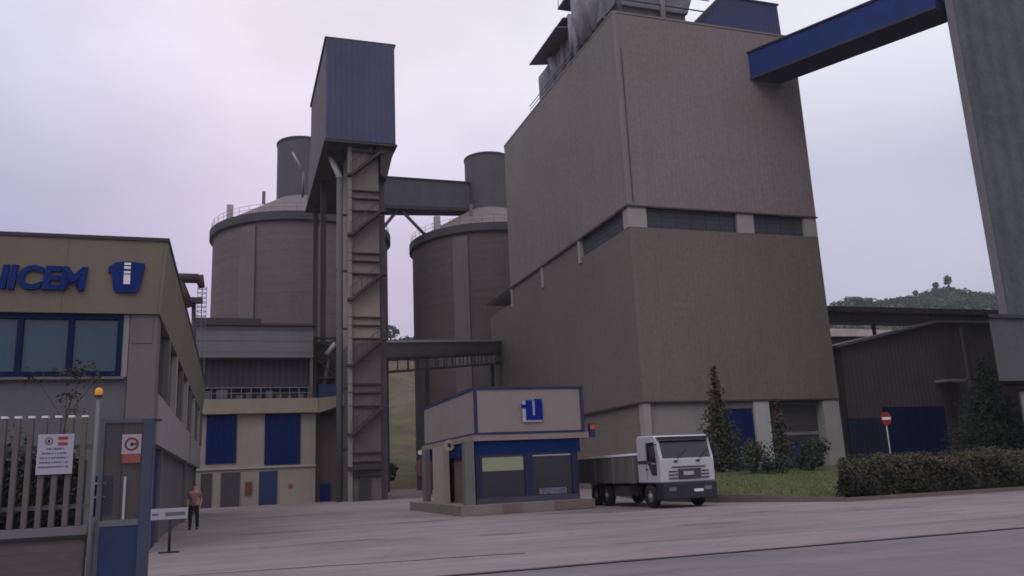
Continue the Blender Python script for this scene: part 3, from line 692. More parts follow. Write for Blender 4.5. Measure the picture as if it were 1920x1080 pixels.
# lower gallery from stair tower to block
lg = T('low_gallery', 'covered pipe bridge from the stair tower to the tall block', 'conveyor', 21, 84, 13)
A0, A1 = Vector((11.6, 72.6, 13.3)), Vector((30.0, 95.6, 17.3))
nrm = Vector((.8, -.62, 0)) * 1.1
def lgal(z0, z1, k=1.0):
    return M().hexa([A0 + nrm * k + Vector((0, 0, z0)), A1 + nrm * k + Vector((0, 0, z0)), A1 - nrm * k + Vector((0, 0, z0)), A0 - nrm * k + Vector((0, 0, z0)), A0 + nrm * k + Vector((0, 0, z1)), A1 + nrm * k + Vector((0, 0, z1)), A1 - nrm * k + Vector((0, 0, z1)), A0 - nrm * k + Vector((0, 0, z1))])
lgal(.0, .22, 1.1).build('roof', light_m, lg)
lgal(-1.3, -.001).build('cladding', surf('gallery_mauve', (.10, .085, .092), var=.15), lg)
lgal(-1.55, -1.301, 1.05).build('floor', dark_m, lg)
tr_ = M()
for sgn in (1, -1):
    p, q = A0 + nrm * sgn - Vector((0, 0, 2.6)), A1 + nrm * sgn - Vector((0, 0, 2.6)); tr_.bar(p, q, .22)
    for i in range(15):
        f = i / 14; b_ = A0.lerp(A1, f) + nrm * sgn; tr_.bar(b_ - Vector((0, 0, 2.6)), b_ - Vector((0, 0, 1.5)), .1)
tr_.build('truss', brown_d, lg)
for f in (.35, .95):
    b_ = A0.lerp(A1, f); B(b_.x - .2, b_.x + .2, b_.y - .2, b_.y + .2, 0, b_.z - 2.6).build('leg', brown_d, lg)

# ================================================================ BACK BUILDING
bb = T('workshop_building', 'low cream workshop with tall blue shutters left of the stair tower', 'building', 2, 78)
B(-4.5, 6.6, 73, 86, 0, 7.4).build('wall', cream2, bb)
B(-4.6, 6.75, 72.4, 86, 7.41, 8.62).build('beam', surf('olive_beam', (.255, .215, .17), var=.12, streak=.1), bb)
B(-2.1, .25, 72.9, 72.99, 3.45, 7.38).build('shutter', door_blue, bb)
B(2.46, 5.35, 72.9, 72.99, 3.2, 7.38).build('shutter', door_blue, bb)
B(-4.5, 6.62, 72.85, 72.995, 2.95, 3.12).build('ledge', conc_l, bb)
B(-.86, .6, 72.9, 72.99, 0, 2.72).build('door', surf('grey_door', (.06, .055, .065), var=.2), bb)
B(2.1, 3.52, 72.9, 72.99, 0, 2.7).build('door', dk_blue, bb)
B(-2.4, -1.55, 72.9, 72.99, 0, 2.7).build('door', brown_d, bb)
B(1.0, 1.55, 72.85, 72.99, .9, 1.9).build('hose_box', surf('hose_red', (.12, .05, .04)), bb)
B(4.4, 4.75, 72.9, 72.99, 1.35, 1.6).build('vent', dred_m, bb)
B(6.62, 9.1, 74.3, 86, 0, 7.2).build('wing_wall', surf('wing_brown', (.13, .105, .098), hj=2.4, var=.15, streak=.1), bb)
M().prism([(6.76, 7.35), (9.3, 8.15), (9.3, 8.9), (6.76, 8.6)], 'v', 72.5, 80).build('canopy', surf('olive_beam', (.2, .175, .15)), bb)
B(7.1, 7.95, 74.1, 74.29, 0, 1.5).build('wing_door', paint_blue, bb)
up_ = T('screen_house', 'grey corrugated upper storey with a dark open deck over the cream workshop', 'building', 2, 80, 8.7)
B(-3.3, 6.35, 73.0, 84, 12.15, 14.85).build('upper_cladding', corr_g, up_)
B(-3.5, 6.5, 72.7, 84.3, 14.86, 15.05).build('roof', brown_d, up_)
B(-3.5, 2.0, 74, 84.3, 15.06, 15.7).build('roof_ridge', dark_m, up_)
B(-2.9, 6.2, 74.2, 84, 9.75, 12.14).build('lower_cladding', corr_d, up_)
B(-2.9, 6.4, 75, 84, 8.63, 9.74).build('deck_wall', dark_m, up_)
B(6.1, 6.35, 73.2, 73.5, 8.63, 12.14).build('post', conc_dark, up_)
rr2 = M()
for i in range(12): rr2.bar((-2.6 + i * .78, 73.1, 8.63), (-2.6 + i * .78, 73.1, 9.6), .06)
rr2.bar((-2.8, 73.1, 9.6), (6.2, 73.1, 9.6), .07); rr2.bar((-2.8, 73.1, 9.15), (6.2, 73.1, 9.15), .05)
rr2.build('railing', grey_m, up_)
random.seed(5)
mm = M()
for i in range(10):
    u = -2.5 + i * .85 + random.uniform(-.2, .2); w = random.uniform(.25, .6); mm.box(u, u + w, 73.8 + .01 * i, 74.3 + .01 * i, 8.64, 8.7 + random.uniform(.3, .85))
mm.build('deck_machinery', surf('deck_mix', (.10, .10, .12), var=.5, vscale=2), up_)
fr = T('steel_frame', 'dark braced steel frame with pipes between workshop and stair tower', 'steel frame', 7.4, 75.5)
fm_ = M()
for u in (6.65, 8.5):
    for v in (74.6, 77.5): fm_.bar((u, v, 7.3), (u, v, 14.2), .25)
for z in (8.8, 10.6, 12.4, 14.1):
    fm_.bar((6.65, 74.6, z), (8.5, 74.6, z), .2); fm_.bar((6.65, 77.5, z), (8.5, 77.5, z), .2); fm_.bar((6.65, 74.6, z), (6.65, 77.5, z), .2)
fm_.bar((6.65, 74.55, 12.4), (8.5, 74.55, 14.1), .12); fm_.bar((8.5, 74.55, 10.6), (6.65, 74.55, 12.4), .12)
fm_.build('frame', brown_d, fr)
B(6.5, 8.7, 77.7, 79, 7.3, 14.3).build('backing_wall', surf('backing_dark', (.04, .042, .045), var=.3), fr)
B(6.9, 8.8, 73.4, 74.4, 8.7, 9.9).build('machine', dk_blue, fr)
M().tube((7.2, 74.8, 8.7), (8.2, 75.2, 13.7), .18).build('pipe', grey_m, fr, True)
M().tube((7.6, 74.4, 12.6), (8.4, 74.4, 13.6), .22).build('pipe', light_m, fr, True)
vt = T('vent_stack', 'dark bent duct and caged ladder above the office roof line', 'duct', -3.3, 66)
M().tube((-2.9, 66.3, 8), (-3.15, 66.3, 15.4), .16).build('mast', dark_m, vt, True)
M().tube((-4.4, 66, 17.2), (-2.85, 66, 17.2), .38).build('hood', brown_d, vt, True)
M().tube((-2.85, 66, 17.4), (-2.6, 66, 16.5), .36, .22).build('elbow', brown_d, vt, True)
M().tube((-4.2, 66, 17), (-3.4, 66, 15.0), .3).build('duct', brown_d, vt, True)
B(-3.4, -2.5, 65.8, 66.4, 15.3, 15.7).build('platform', dark_m, vt)
cg_ = M()
for i in range(10):
    z = 13.4 + i * .36
    for k in range(8):
        t, t2 = math.pi * k / 8 * 2, math.pi * (k + 1) / 8 * 2
        cg_.bar((-2.6 + .33 * math.cos(t), 67 + .33 * math.sin(t), z), (-2.6 + .33 * math.cos(t2), 67 + .33 * math.sin(t2), z), .04)
for k in range(4): cg_.bar((-2.6 + .33 * math.cos(k * 1.57), 67 + .33 * math.sin(k * 1.57), 7), (-2.6 + .33 * math.cos(k * 1.57), 67 + .33 * math.sin(k * 1.57), 16.8), .04)
cg_.build('ladder_cage', grey_m, vt)

# ================================================================ OFFICE (left)
of = T('office_building', 'two-storey office with an olive-brown fascia and blue lettering at the left', 'building', -8, 40)
of_side = surf('side_fascia_tan', (.21, .175, .15), streak=.06, var=.1, vscale=.5)
fa = M().hexa([(-18, 24.52, 6.35), (-2.03, 24.52, 6.35), (-2.03, 60, 6.35), (-18, 60, 6.35), (-18, 24.4, 8.4), (-1.89, 24.4, 8.4), (-1.89, 60, 8.4), (-18, 60, 8.4)]).build('fascia', fascia_m, of)
B(-18, -1.86, 24.36, 60.1, 8.401, 8.5).build('roof_edge', dark_m, of)
B(-18, -2.3, 24.95, 59.5, 0, 6.34).build('wall', grey_wall, of)
B(-2.78, -2.08, 24.62, 25.6, 0, 6.34).build('corner_pier', pink_wall, of)
B(-2.72, -2.2, 24.6, 24.619, 5.55, 6.34).build('pier_shadow_panel', conc_dark, of)
B(-18, -2.8, 24.7, 24.949, 0, 4.62).build('front_wall', grey_wall, of)
wf = M()
wf.box(-18, -2.95, 24.62, 24.78, 6.2, 6.34); wf.box(-18, -2.95, 24.62, 24.78, 4.63, 4.78)
us2 = [-3.02 - i * 1.21 for i in range(12)]
for u in us2: wf.box(u - .07, u + .07, 24.62, 24.78, 4.781, 6.199)
wfo = wf.build('window_frame', surf('window_frame_blue', (.005,.012,.055), spec=.1, rough=.5, var=.1), of)
for i in range(len(us2) - 1):
    B(us2[i + 1] + .071, us2[i] - .071, 24.72, 24.74, 4.781, 6.199).build('pane', glass_sky, of, parent=wfo)
B(-2.95, -2.8, 24.65, 24.9, 4.63, 6.34).build('window_jamb', conc, of)
B(-18, -2.85, 24.55, 24.699, 4.56, 4.629).build('window_sill', conc_dark, of)
# side elevation
B(-2.28, -2.04, 25.62, 44.5, 2.85, 4.25).build('side_spandrel', surf('pale_spandrel', (.27,.235,.25), var=.08, streak=.05), of)
B(-2.28, -2.04, 46, 59.6, 2.85, 4.25).build('side_spandrel', surf('pale_spandrel', (.33, .29, .30)), of)
for i in range(9):
    v = 28.6 + i * 3.9
    B(-2.29, -2.02, v, v + .45, 4.26, 6.34).build('side_pier', conc_l if i % 2 else pink_wall, of)
    if i in (0, 4, 7): B(-2.29, -2.15, v + .5, v + .8, 0, 2.84).build('side_pier', pink_wall, of)
wsd = B(-2.31, -2.2, 25.65, 59.5, 4.3, 6.3).build('side_window', glass_d, of)
B(-2.31, -2.12, 25.65, 27.4, 0, 2.6).build('side_door', paint_blue, of)
lettering('UNICEM', of, -7.0, 24.44, 6.98, .6, paint_blue, width=3.12, offset=.035, extr=.06, shear=.12)
lg_pts = [(0, .62), (0, .79), (.2, .96), (.5, 1.0), (.98, .95), (1.0, .86), (.86, .08), (.78, 0), (.24, 0), (.17, .06), (.09, .62)]
def emblem(th, u0, z0, w, h, v, d=.06):
    M().prism([(u0 + x * w, z0 + y * h) for x, y in lg_pts], 'v', v, v - d).build('emblem', paint_blue, th)
    m = M()
    for a, b_ in ((.26, .56), (.60, .68), (.75, .83), (.87, .95)): m.box(u0 + .43 * w, u0 + .61 * w, v - d - .02, v - d - .001, z0 + a * h, z0 + b_ * h)
    m.build('emblem_stripe', white_m, th)
emblem(of, -3.38, 6.92, .92, .88, 24.45)

# ================================================================ FENCE, GATE, SIGNS (near left)
fe = T('bar_fence', 'pale vertical concrete bars on a low pinkish wall at the lower left', 'fence', -3, 12.95)
B(-7, -1.86, 12.8, 13.05, 0, 1.02).build('base_wall', brick_m, fe)
B(-7, -1.84, 12.76, 13.09, 1.021, 1.06).build('shadow_joint', black_m, fe)
B(-7, -1.83, 12.77, 13.08, 1.061, 1.17).build('coping', surf('coping_grey', (.15,.135,.145), var=.12, vscale=2), fe)
bar_m = surf('bar_concrete', (.118,.106,.106), var=.12, vscale=3)
for i in range(22):
    u = -1.965 - i * .163
    p = soften(B(u - .034, u + .034, 12.88, 12.97, 1.171, 2.625).build('bar', bar_m, fe), .008)
    B(u - .038, u + .038, 12.875, 12.975, 2.626, 2.655).build('cap', white_m, fe, parent=p)
B(-7, -1.85, 12.99, 13.02, 2.2, 2.26).box(-7, -1.85, 12.99, 13.02, 1.4, 1.46).build('rail', grey_m, fe)
ns = T('notice_board', 'white rectangular notice with a red and white symbol fixed to the bar fence', 'sign', -2.28, 12.86, 1.87)
bo = soften(B(-2.51, -2.07, 12.84, 12.86, 1.865, 2.40).build('board', surf('board_white', (.36,.35,.42), var=.05), ns), .004)
def ring(m, cu_, cv_, cz, r0, r1, d, n=28):
    vs_ = []
    for i in range(n):
        t = 2 * math.pi * i / n
        for r_ in (r0, r1): vs_.append((cu_ + r_ * math.cos(t), cv_, cz + r_ * math.sin(t)))
    k = len(vs_); vs_ += [(a, b_ - d, c) for a, b_, c in vs_[:k]]
    fs = []
    for i in range(n):
        a, b_ = 2 * i, 2 * ((i + 1) % n)
        fs += [(a, a + 1, b_ + 1, b_), (k + a, k + b_, k + b_ + 1, k + a + 1), (a + 1, k + a + 1, k + b_ + 1, b_ + 1), (a, b_, k + b_, k + a)]
    return m.add(vs_, fs)
ring(M(), -2.375, 12.839, 2.31, .035, .052, .004).build('ring_symbol', surf('faded_red', (.25, .12, .14)), ns)
B(-2.39, -2.36, 12.835, 12.839, 2.29, 2.325).build('symbol_figure', black_m, ns)
B(-2.262, -2.145, 12.834, 12.839, 2.325, 2.365).box(-2.262, -2.145, 12.834, 12.839, 2.25, 2.29).build('symbol_panel', surf('brick_red', (.30, .045, .03)), ns)
random.seed(3)
tx = M()
for k, (z, a, b_) in enumerate(((2.195, -2.40, -2.19), (2.135, -2.45, -2.16), (2.075, -2.47, -2.12), (2.015, -2.47, -2.12), (1.955, -2.475, -2.13))):
    u = a
    tx = M()
    while u < b_:
        w = random.uniform(.008, .02); tx.box(u, u + w, 12.836, 12.839, z, z + .02); u += w + (.006 if random.random() < .8 else .018)
    tx.build('text_line', surf('print_ink', (.10, .10, .15)), ns)
be = T('beacon_pole', 'slim grey pole with an amber lamp on top beside the gate', 'lamp', -1.78, 12.7)
M().tube((-1.78, 12.7, 0), (-1.78, 12.7, 2.88), .024, n=12).build('pole', surf('pole_grey', (.17,.175,.19), var=.1), be, True)
M().tube((-1.78, 12.7, 2.88), (-1.78, 12.7, 2.91), .05, n=12).build('base', dark_m, be)
M().lathe(-1.78, 12.7, [(.05, 2.91), (.052, 2.96), (.04, 2.995), (.015, 3.01), (.001, 3.012)], 16).build('amber_lens', orange_m, be, True)
ga = T('gate', 'blue-grey steel pedestrian gate with mesh above a solid blue panel', 'gate', -1.4, 12.95)
gfm = surf('gate_blue_grey', (.05,.062,.098), var=.15, vscale=3, rough=.5)
soften(B(-1.215, -1.07, 12.88, 13.04, 0, 2.6).build('hinge_post', gfm, ga), .01)
B(-1.76, -1.216, 12.92, 12.99, 2.54, 2.6).build('top_rail', surf('gate_rail', (.10, .10, .115)), ga)
B(-1.76, -1.216, 12.92, 12.99, 1.14, 1.22).build('middle_rail', surf('gate_rail2', (.14, .145, .17)), ga)
B(-1.83, -1.765, 12.93, 13.0, 0, 1.22).build('latch_post', surf('gate_rail2', (.14, .145, .17)), ga)
B(-1.76, -1.7, 12.92, 12.99, 0.05, 2.54).build('stile', surf('gate_rail', (.10, .10, .115)), ga)
B(-1.70, -1.216, 12.93, 12.98, .06, 1.139).build('lower_panel', surf('gate_panel_blue', (.024,.04,.105), var=.18, vscale=1.5, rough=.45), ga)
me_ = M()
for i in range(21): me_.box(-1.70 + i * .0235, -1.689 + i * .0235, 12.95, 12.962, 1.22, 2.54)
for i in range(54): me_.box(-1.70, -1.217, 12.963, 12.972, 1.235 + i * .0242, 1.246 + i * .0242)
me_.build('mesh', surf('mesh_brown', (.075,.065,.065)), ga)
B(-1.425, -1.395, 12.90, 12.93, 1.222, 1.80).build('pull_bar', light_m, ga)
B(-1.07, -.97, 12.93, 12.97, 2.555, 2.585).build('latch', black_m, ga)
random.seed(77)
hf = T('ivy_hedge', 'dark hedge seen through the gaps of the bar fence', 'hedge', -4.5, 14.2)
M().box(-8, -2.15, 13.9, 14.6, 0, 2.1).build('branches', surf('ivy_twigs', (.018, .018, .016), var=.3), hf)
il = M()
for i in range(5000):
    u = random.uniform(-6, -2.1); z = random.uniform(.9, 2.25); il.leaf((u, 13.88 + random.gauss(0, .05), z), .035, (0, -1, .2))
il.build('leaves', surf('ivy_leaves', (.035, .036, .028), var=.6, vscale=3), hf)
gs = T('gate_sign', 'small white square sign with a dark red ring and red strip on the gate', 'sign', -1.34, 12.9, 2)
soften(B(-1.475, -1.225, 12.895, 12.91, 2.105, 2.375).build('plate', surf('plate_white', (.36,.32,.35), var=.08), gs), .003)
ring(M(), -1.35, 12.894, 2.24, .066, .092, .004).build('ring', surf('dark_red', (.16, .035, .05)), gs)
M().prism([(-1.375, 2.24), (-1.335, 2.275), (-1.335, 2.25), (-1.285, 2.25), (-1.285, 2.23), (-1.335, 2.23), (-1.335, 2.205)], 'v', 12.889, 12.894).build('arrow', black_m, gs)
B(-1.465, -1.225, 12.895, 12.91, 1.985, 2.10).build('red_strip', surf('strip_red', (.26, .085, .07), var=.2, vscale=6), gs)
bn = T('letter_box', 'blue box with pale lines seen behind the gate mesh', 'box', -1.85, 14.2, 1.3)
soften(B(-1.98, -1.72, 14.1, 14.3, 1.25, 1.85).build('body', paint_blue, bn), .02)
B(-1.95, -1.8, 14.09, 14.099, 1.72, 1.75).box(-1.95, -1.8, 14.09, 14.099, 1.52, 1.55).build('slots', light_m, bn)
B(-1.90, -1.84, 14.12, 14.2, 0, 1.25).build('post', dark_m, bn)
ar = T('direction_sign', 'white long horizontal sign board on a post standing in the yard', 'sign', -1.5, 24)
soften(B(-1.97, -1.08, 23.98, 24.01, .84, 1.12).build('board', surf('board_grey_white', (.36, .35, .40), var=.06), ar), .005)
B(-1.62, -1.14, 23.972, 23.979, .93, 1.02).build('print', surf('faded_print', (.11, .11, .13)), ar)
B(-1.93, -1.78, 23.972, 23.979, .95, 1.0).build('print', surf('faded_blue_print', (.12, .13, .25)), ar)
M().tube((-1.5, 24.05, 0), (-1.5, 24.05, 1.1), .035, n=10).build('post', dark_m, ar, True)
B(-1.75, -1.25, 23.95, 24.15, 0.001, .04).build('foot', dark_m, ar)

# ================================================================ GATEHOUSE
gh = T('gatehouse', 'small gatehouse booth with cream fascia panels framed in blue and a blue logo', 'booth', 12, 39)
G0, G1, GV = 9.6, 14.55, 34.0
soften(B(G0, G1, GV, 44, 3.32, 5.2).build('fascia', cream, gh), .01)
fb = M()
for (a, b_, c, d) in ((G0 - .03, G0 + .12, 3.25, 5.26), (G1 - .12, G1 + .03, 3.25, 5.26)): fb.box(a, b_, GV - .04, GV - .001, c, d)
fb.box(G0 + .121, G1 - .121, GV - .04, GV - .001, 5.14, 5.26); fb.box(G0 + .121, G1 - .121, GV - .04, GV - .001, 3.25, 3.34)
fb.box(G0 - .04, G0 - .001, GV, 44, 5.14, 5.26); fb.box(G0 - .04, G0 - .001, GV, 44, 3.25, 3.33); fb.box(G0 - .04, G0 - .001, 43.85, 44.0, 3.331, 5.139); fb.box(G1 + .001, G1 + .04, GV, 44, 3.25, 5.26)
fb.build('frame', surf('frame_blue', (.018,.024,.07), rough=.5, var=.15), gh)
B(G0 + .1, G1 - .1, GV + .1, 43.9, 5.2, 5.28).build('roof', grey_m, gh)
B(G0 - .1, G1 + .2, GV - .02, 44.1, 3.0, 3.249).build('canopy_beam', surf('beam_cream', (.24,.2,.185), var=.15), gh)
B(G0 - .02, G1 - .2, GV + .1, 43.5, 2.42, 2.999).build('blue_band', surf('band_blue', (.004,.022,.10), spec=.1, var=.2, vscale=1), gh)
for a, b_ in ((G0, 9.86), (11.76, 12.12), (13.92, 14.2)):
    B(a, b_, GV + .06, GV + .22, .66, 2.419).build('mullion', surf('mullion_blue', (.018,.02,.06), var=.15), gh)
B(G0, 14.2, GV + .05, GV + .3, .42, .659).build('apron', surf('apron_dark', (.06, .055, .085), var=.2), gh)
for k, (a, b_) in enumerate(((9.86, 11.76), (12.12, 13.92))):
    w = B(a, b_, GV + .14, GV + .16, .66, 2.419).build('window', glass_d, gh)
    if k == 0: B(a + .03, b_ - .05, GV + .1, GV + .13, 1.74, 2.3).build('blind', yel_m, gh, parent=w, label='pale yellow-green half-lowered blind')
    else:
        B(a + .02, b_ - .02, GV + .1, GV + .13, 2.29, 2.34).build('blind', light_m, gh, parent=w, label='pale strip painted as a reflection along the window top')  # this blind is a pale strip standing in for a reflection on the glass
        B(a + .25, b_ - .3, GV + .10, GV + .12, .7, .95).build('papers', surf('paper_dull', (.14, .14, .2), var=.5, vscale=6), gh, parent=w)
B(10.2, 14.1, GV + .35, 43.2, .42, 2.41).build('room', surf('room_dark', (.05, .045, .05), var=.2), gh)
pl_m = surf('plinth_concrete', (.19, .17, .155), var=.2, vscale=1.5)
soften(B(8.85, 14.75, GV - .25, 44.4, 0, .42).build('plinth', pl_m, gh), .02)
B(10.6, 11.5, GV - .27, GV - .249, .05, .4).build('brick_patch', surf('patch_red', (.17, .12, .11), var=.2), gh)
B(12.9, 14.74, GV - .27, GV - .249, .05, .41).build('brick_patch', surf('patch_red', (.17, .12, .11)), gh)
B(9.1, 9.5, GV - .1, GV + .35, .42, 3.0).build('corner_column', surf('column_green_grey', (.14, .14, .135), streak=.1, var=.15), gh)
B(9.25, 9.55, 38.4, 40.5, .42, 3.0).build('side_column', surf('column_cream', (.34,.285,.26), streak=.06, var=.08), gh)
B(9.3, 9.55, 42.4, 43.2, .42, 3.0).build('side_column', surf('column_dull', (.15, .13, .13), var=.1), gh)
B(9.75, 9.9, 34.6, 38.3, .42, 2.9).build('side_wall', surf('side_brown', (.12, .095, .085), var=.2), gh)
B(9.75, 9.9, 40.6, 42.3, .42, 2.9).build('side_window', glass_d, gh)
# logo panel
B(11.72, 12.60, GV - .09, GV - .05, 3.73, 4.62).build('logo_backing', surf('logo_white', (.40,.40,.52), var=.05), gh)
gb = M()
gb.box(11.68, 11.9, GV - .13, GV - .091, 4.33, 4.47)
gb.box(11.87, 12.17, GV - .13, GV - .091, 3.82, 4.66)
gb.box(12.171, 12.279, GV - .13, GV - .091, 3.82, 4.0)
gb.box(12.28, 12.62, GV - .13, GV - .091, 3.82, 4.7)
gb.build('logo', surf('logo_blue', (.005,.015,.19), spec=.1, var=.08), gh)
fl_ = T('floodlight', 'round pale floodlight under the gatehouse eave', 'lamp', 9.35, 37.6, 2.9)
M().tube((9.35, 37.5, 3.0), (9.35, 37.75, 3.0), .25, .18, 20).build('housing', surf('lamp_cream', (.42, .37, .31)), fl_)
M().tube((9.35, 37.47, 3.0), (9.35, 37.499, 3.0), .09, n=16).build('lens', dark_m, fl_)
B(9.3, 9.4, 37.6, 37.7, 3.2, 3.26).build('bracket', dark_m, fl_)
tf = T('signal_lamp', 'small red signal lamp on the right corner of the gatehouse', 'signal', 14.95, 34.1, 2.9)
soften(B(14.82, 15.08, 34.0, 34.2, 3.0, 3.62).build('housing', dk_blue, tf), .02)
M().tube((14.95, 33.95, 3.45), (14.95, 33.999, 3.45), .12, n=16).build('red_lens', plain('red_lens', (.5, .05, .03)), tf)
B(14.7, 14.82, 34.05, 34.12, 3.1, 3.2).build('bracket', dark_m, tf)
wr = T('warning_disc', 'dull red disc on a post at the left side of the gatehouse', 'sign', 9.9, 45.5)
M().tube((9.9, 45.5, 0), (9.9, 45.5, 2.9), .05).build('post', dark_m, wr)
M().tube((9.9, 45.42, 2.15), (9.9, 45.45, 2.15), .5, n=24).build('disc', surf('disc_pink_red', (.17,.08,.09), var=.2), wr)
M().tube((9.9, 45.40, 2.15), (9.9, 45.419, 2.15), .25, n=24).build('disc_centre', surf('disc_dark', (.10, .06, .07)), wr)
M().tube((9.7, 45.4, 2.95), (9.7, 45.5, 2.95), .13, n=14).build('lamp', white_m, wr)

# ================================================================ NO ENTRY SIGN
ne = T('no_entry_sign', 'round red no entry sign with a white bar on a grey post behind the hedge', 'traffic sign', 29.08, 32)
M().tube((29.12, 32.05, .2), (29.12, 32.05, 3.5), .03, n=10).build('post', light_m, ne, True)
M().tube((29.1, 31.98, 3.36), (29.1, 32.01, 3.36), .31, n=36).build('disc', surf('sign_red', (.22, .015, .02), rough=.4, var=.08), ne)
B(28.86, 29.34, 31.965, 31.979, 3.3, 3.42).build('bar', white_m, ne)

# ================================================================ LORRY
lo = T('lorry', 'white dropside lorry parked beside the gatehouse, facing the road', 'lorry', 17.2, 33)
wht = surf('cab_white', (.46, .45, .50), rough=.35, var=.06, spec=.5)
C0, C1, CV = 15.98, 18.42, 30.0
CB = 31.95
prof = [(CV, .98), (CV - .02, 1.86), (CV + .22, 2.66), (CV + .42, 2.84), (CB - .15, 2.88), (CB, 2.78), (CB, 1.0)]
cab = soften(M().prism(prof, 'u', C0, C1).build('cab', wht, lo), .05)
def onscreen(z, off): # v on the raked windscreen plane
    return CV - .02 + (z - 1.86) * .3 - off
wsn = M().hexa([(C0 + .14, onscreen(1.93, .012), 1.93), (C1 - .14, onscreen(1.93, .012), 1.93), (C1 - .14, onscreen(1.93, -.02), 1.93), (C0 + .14, onscreen(1.93, -.02), 1.93),
                (C0 + .14, onscreen(2.62, .012), 2.62), (C1 - .14, onscreen(2.62, .012), 2.62), (C1 - .14, onscreen(2.62, -.02), 2.62), (C0 + .14, onscreen(2.62, -.02), 2.62)])
wsn.build('windscreen', glass('windscreen_glass', (.012, .015, .02), .2), lo, parent=cab)
B(C0 + .05, C1 - .05, CV - .06, CV + .36, 2.70, 2.77).build('sun_visor', surf('visor_dark', (.05, .05, .06)), lo, parent=cab)
for a, b_ in ((16.75, 16.8), (17.75, 17.8)):
    M().bar((a, CV - .07, 1.9), (b_ + .45, onscreen(2.3, .03), 2.25), .025).build('wiper', black_m, lo, parent=cab)
gr = M()
gr.box(C0 + .5, C1 - .42, CV - .045, CV - .021, 1.55, 1.6)
for k in range(3): gr.box(C0 + .35, C0 + .75, CV - .04, CV - .021, 1.12 + k * .13, 1.17 + k * .13); gr.box(C1 - .62, C1 - .28, CV - .04, CV - .021, 1.12 + k * .13, 1.17 + k * .13)
gr.box(C0 + .78, C1 - .65, CV - .04, CV - .021, 1.1, 1.5)
gr.build('grille', surf('grille_grey', (.05, .05, .06)), lo, parent=cab)
B(C0 + 1.0, C0 + 1.45, CV - .055, CV - .041, 1.25, 1.4).build('badge', light_m, lo, parent=cab)
for u in (16.6, 17.6): B(u, u + .16, CV - .05, CV - .021, 1.76, 1.84).build('washer_cover', black_m, lo, parent=cab)
# side window, door seam and dark trim
sw = M().prism([(CV + .28, 1.75), (CV + .38, 2.58), (CV + 1.05, 2.58), (CV + 1.05, 1.85)], 'u', C0 - .012, C0 + .02).build('side_window', glass('side_glass', (.018, .016, .02), .1), lo, parent=cab)
M().prism([(CV + .28, 1.28), (CV + .28, 1.72), (CV + .62, 1.72), (CV + .95, 1.88), (CB - .05, 1.88), (CB - .05, 1.76), (CV + .98, 1.74), (CV + .7, 1.3)], 'u', C0 - .016, C0 - .001).build('side_trim', surf('trim_dark', (.035, .035, .045)), lo, parent=cab)
B(C0 - .008, C0 - .001, CV + 1.12, CV + 1.14, 1.1, 2.6).build('door_seam', black_m, lo, parent=cab)
bmp = soften(B(C0 + .02, C1 - .02, CV - .12, CV + .5, .34, .97).build('bumper', surf('bumper_dark', (.025, .025, .035), rough=.6), lo), .04)
for u in (C0 + .25, C1 - .6): B(u, u + .32, CV - .135, CV - .121, .66, .8).build('headlight', surf('lamp_glass', (.16, .16, .19), rough=.15), lo, parent=bmp)
B(17.35, 17.75, CV - .137, CV - .121, .60, .71).build('number_plate', white_m, lo, parent=bmp)
for sgn, u in ((-1, C0), (1, C1)):
    mi = soften(B(u + (.0 if sgn > 0 else -.3) + sgn * .08, u + (.3 if sgn > 0 else 0) + sgn * .08 - .08, CV + .02, CV + .14, 1.95, 2.42).build('mirror', black_m, lo), .03)
    M().bar((u, CV + .15, 2.5), (u + sgn * .25, CV + .08, 2.44), .03).build('mirror_arm', black_m, lo, parent=mi)
def wheel(u, v, r=.47, w=.28, s=-1):
    m = M(); t = m.lathe(0, 0, [(r * .55, -w / 2), (r * .93, -w / 2), (r, -w / 2 + .05), (r, w / 2 - .05), (r * .93, w / 2), (r * .55, w / 2)], 28)
    m.v = [(u + z, v + x, r + y) for x, y, z in m.v]
    ty = m.build('wheel', tyre_m, lo, True)
    m2 = M().tube((u - w * .35, v, r), (u + w * .35, v, r), r * .56, n=20); m2.build('rim', grey_m, lo, parent=ty)
    M().tube((u + s * w * .35, v, r), (u + s * w * .5, v, r), r * .22, r * .16, 12).build('hub', light_m, lo, parent=ty)
for v in (31.15, 36.6):
    wheel(C0 + .2, v, s=-1); wheel(C1 - .2, v, s=1)
wheel(C0 + .2, 35.4, s=-1); wheel(C1 - .2, 35.4, s=1)
B(C0 + .5, C1 - .5, CV + .3, 38.0, .62, .92).build('chassis', black_m, lo)
B(C0 + .05, C0 + .35, 30.65, 31.7, .96, .995).build('mudguard', black_m, lo)
bed_m = surf('bed_grey', (.13, .118, .12), var=.15, vscale=1, streak=.1, rib=.9, ribd=.1)
bd = B(C0 - .04, C1 + .04, 32.15, 38.2, 1.0, 2.12).build('dropside_body', bed_m, lo)
B(C0 - .07, C1 + .07, 32.1, 38.25, 2.121, 2.21).build('top_rail', surf('rail_white', (.9, .88, .9), rough=.3), lo, parent=bd)
for v in (32.2, 34.2, 36.2, 38.1): B(C0 - .08, C0 - .041, v, v + .08, .98, 2.11).build('stake', grey_m, lo, parent=bd)
B(C0 - .02, C0 + .3, 33.0, 34.3, .45, .85).build('fuel_tank', surf('tank_grey', (.05, .05, .055), rough=.4), lo)
B(C0 - .03, C0 - .001, CV + 1.02, CV + 1.2, 1.5, 1.55).build('door_handle', black_m, lo, parent=cab)
for v_ in (35.0, 36.2): B(C0 - .02, C0 + .34, v_, v_ + .8, .955, .985).build('mudguard', black_m, lo)
B(C0 + .1, C0 + .3, 32.3, 32.9, .5, .9).build('battery_box', black_m, lo)

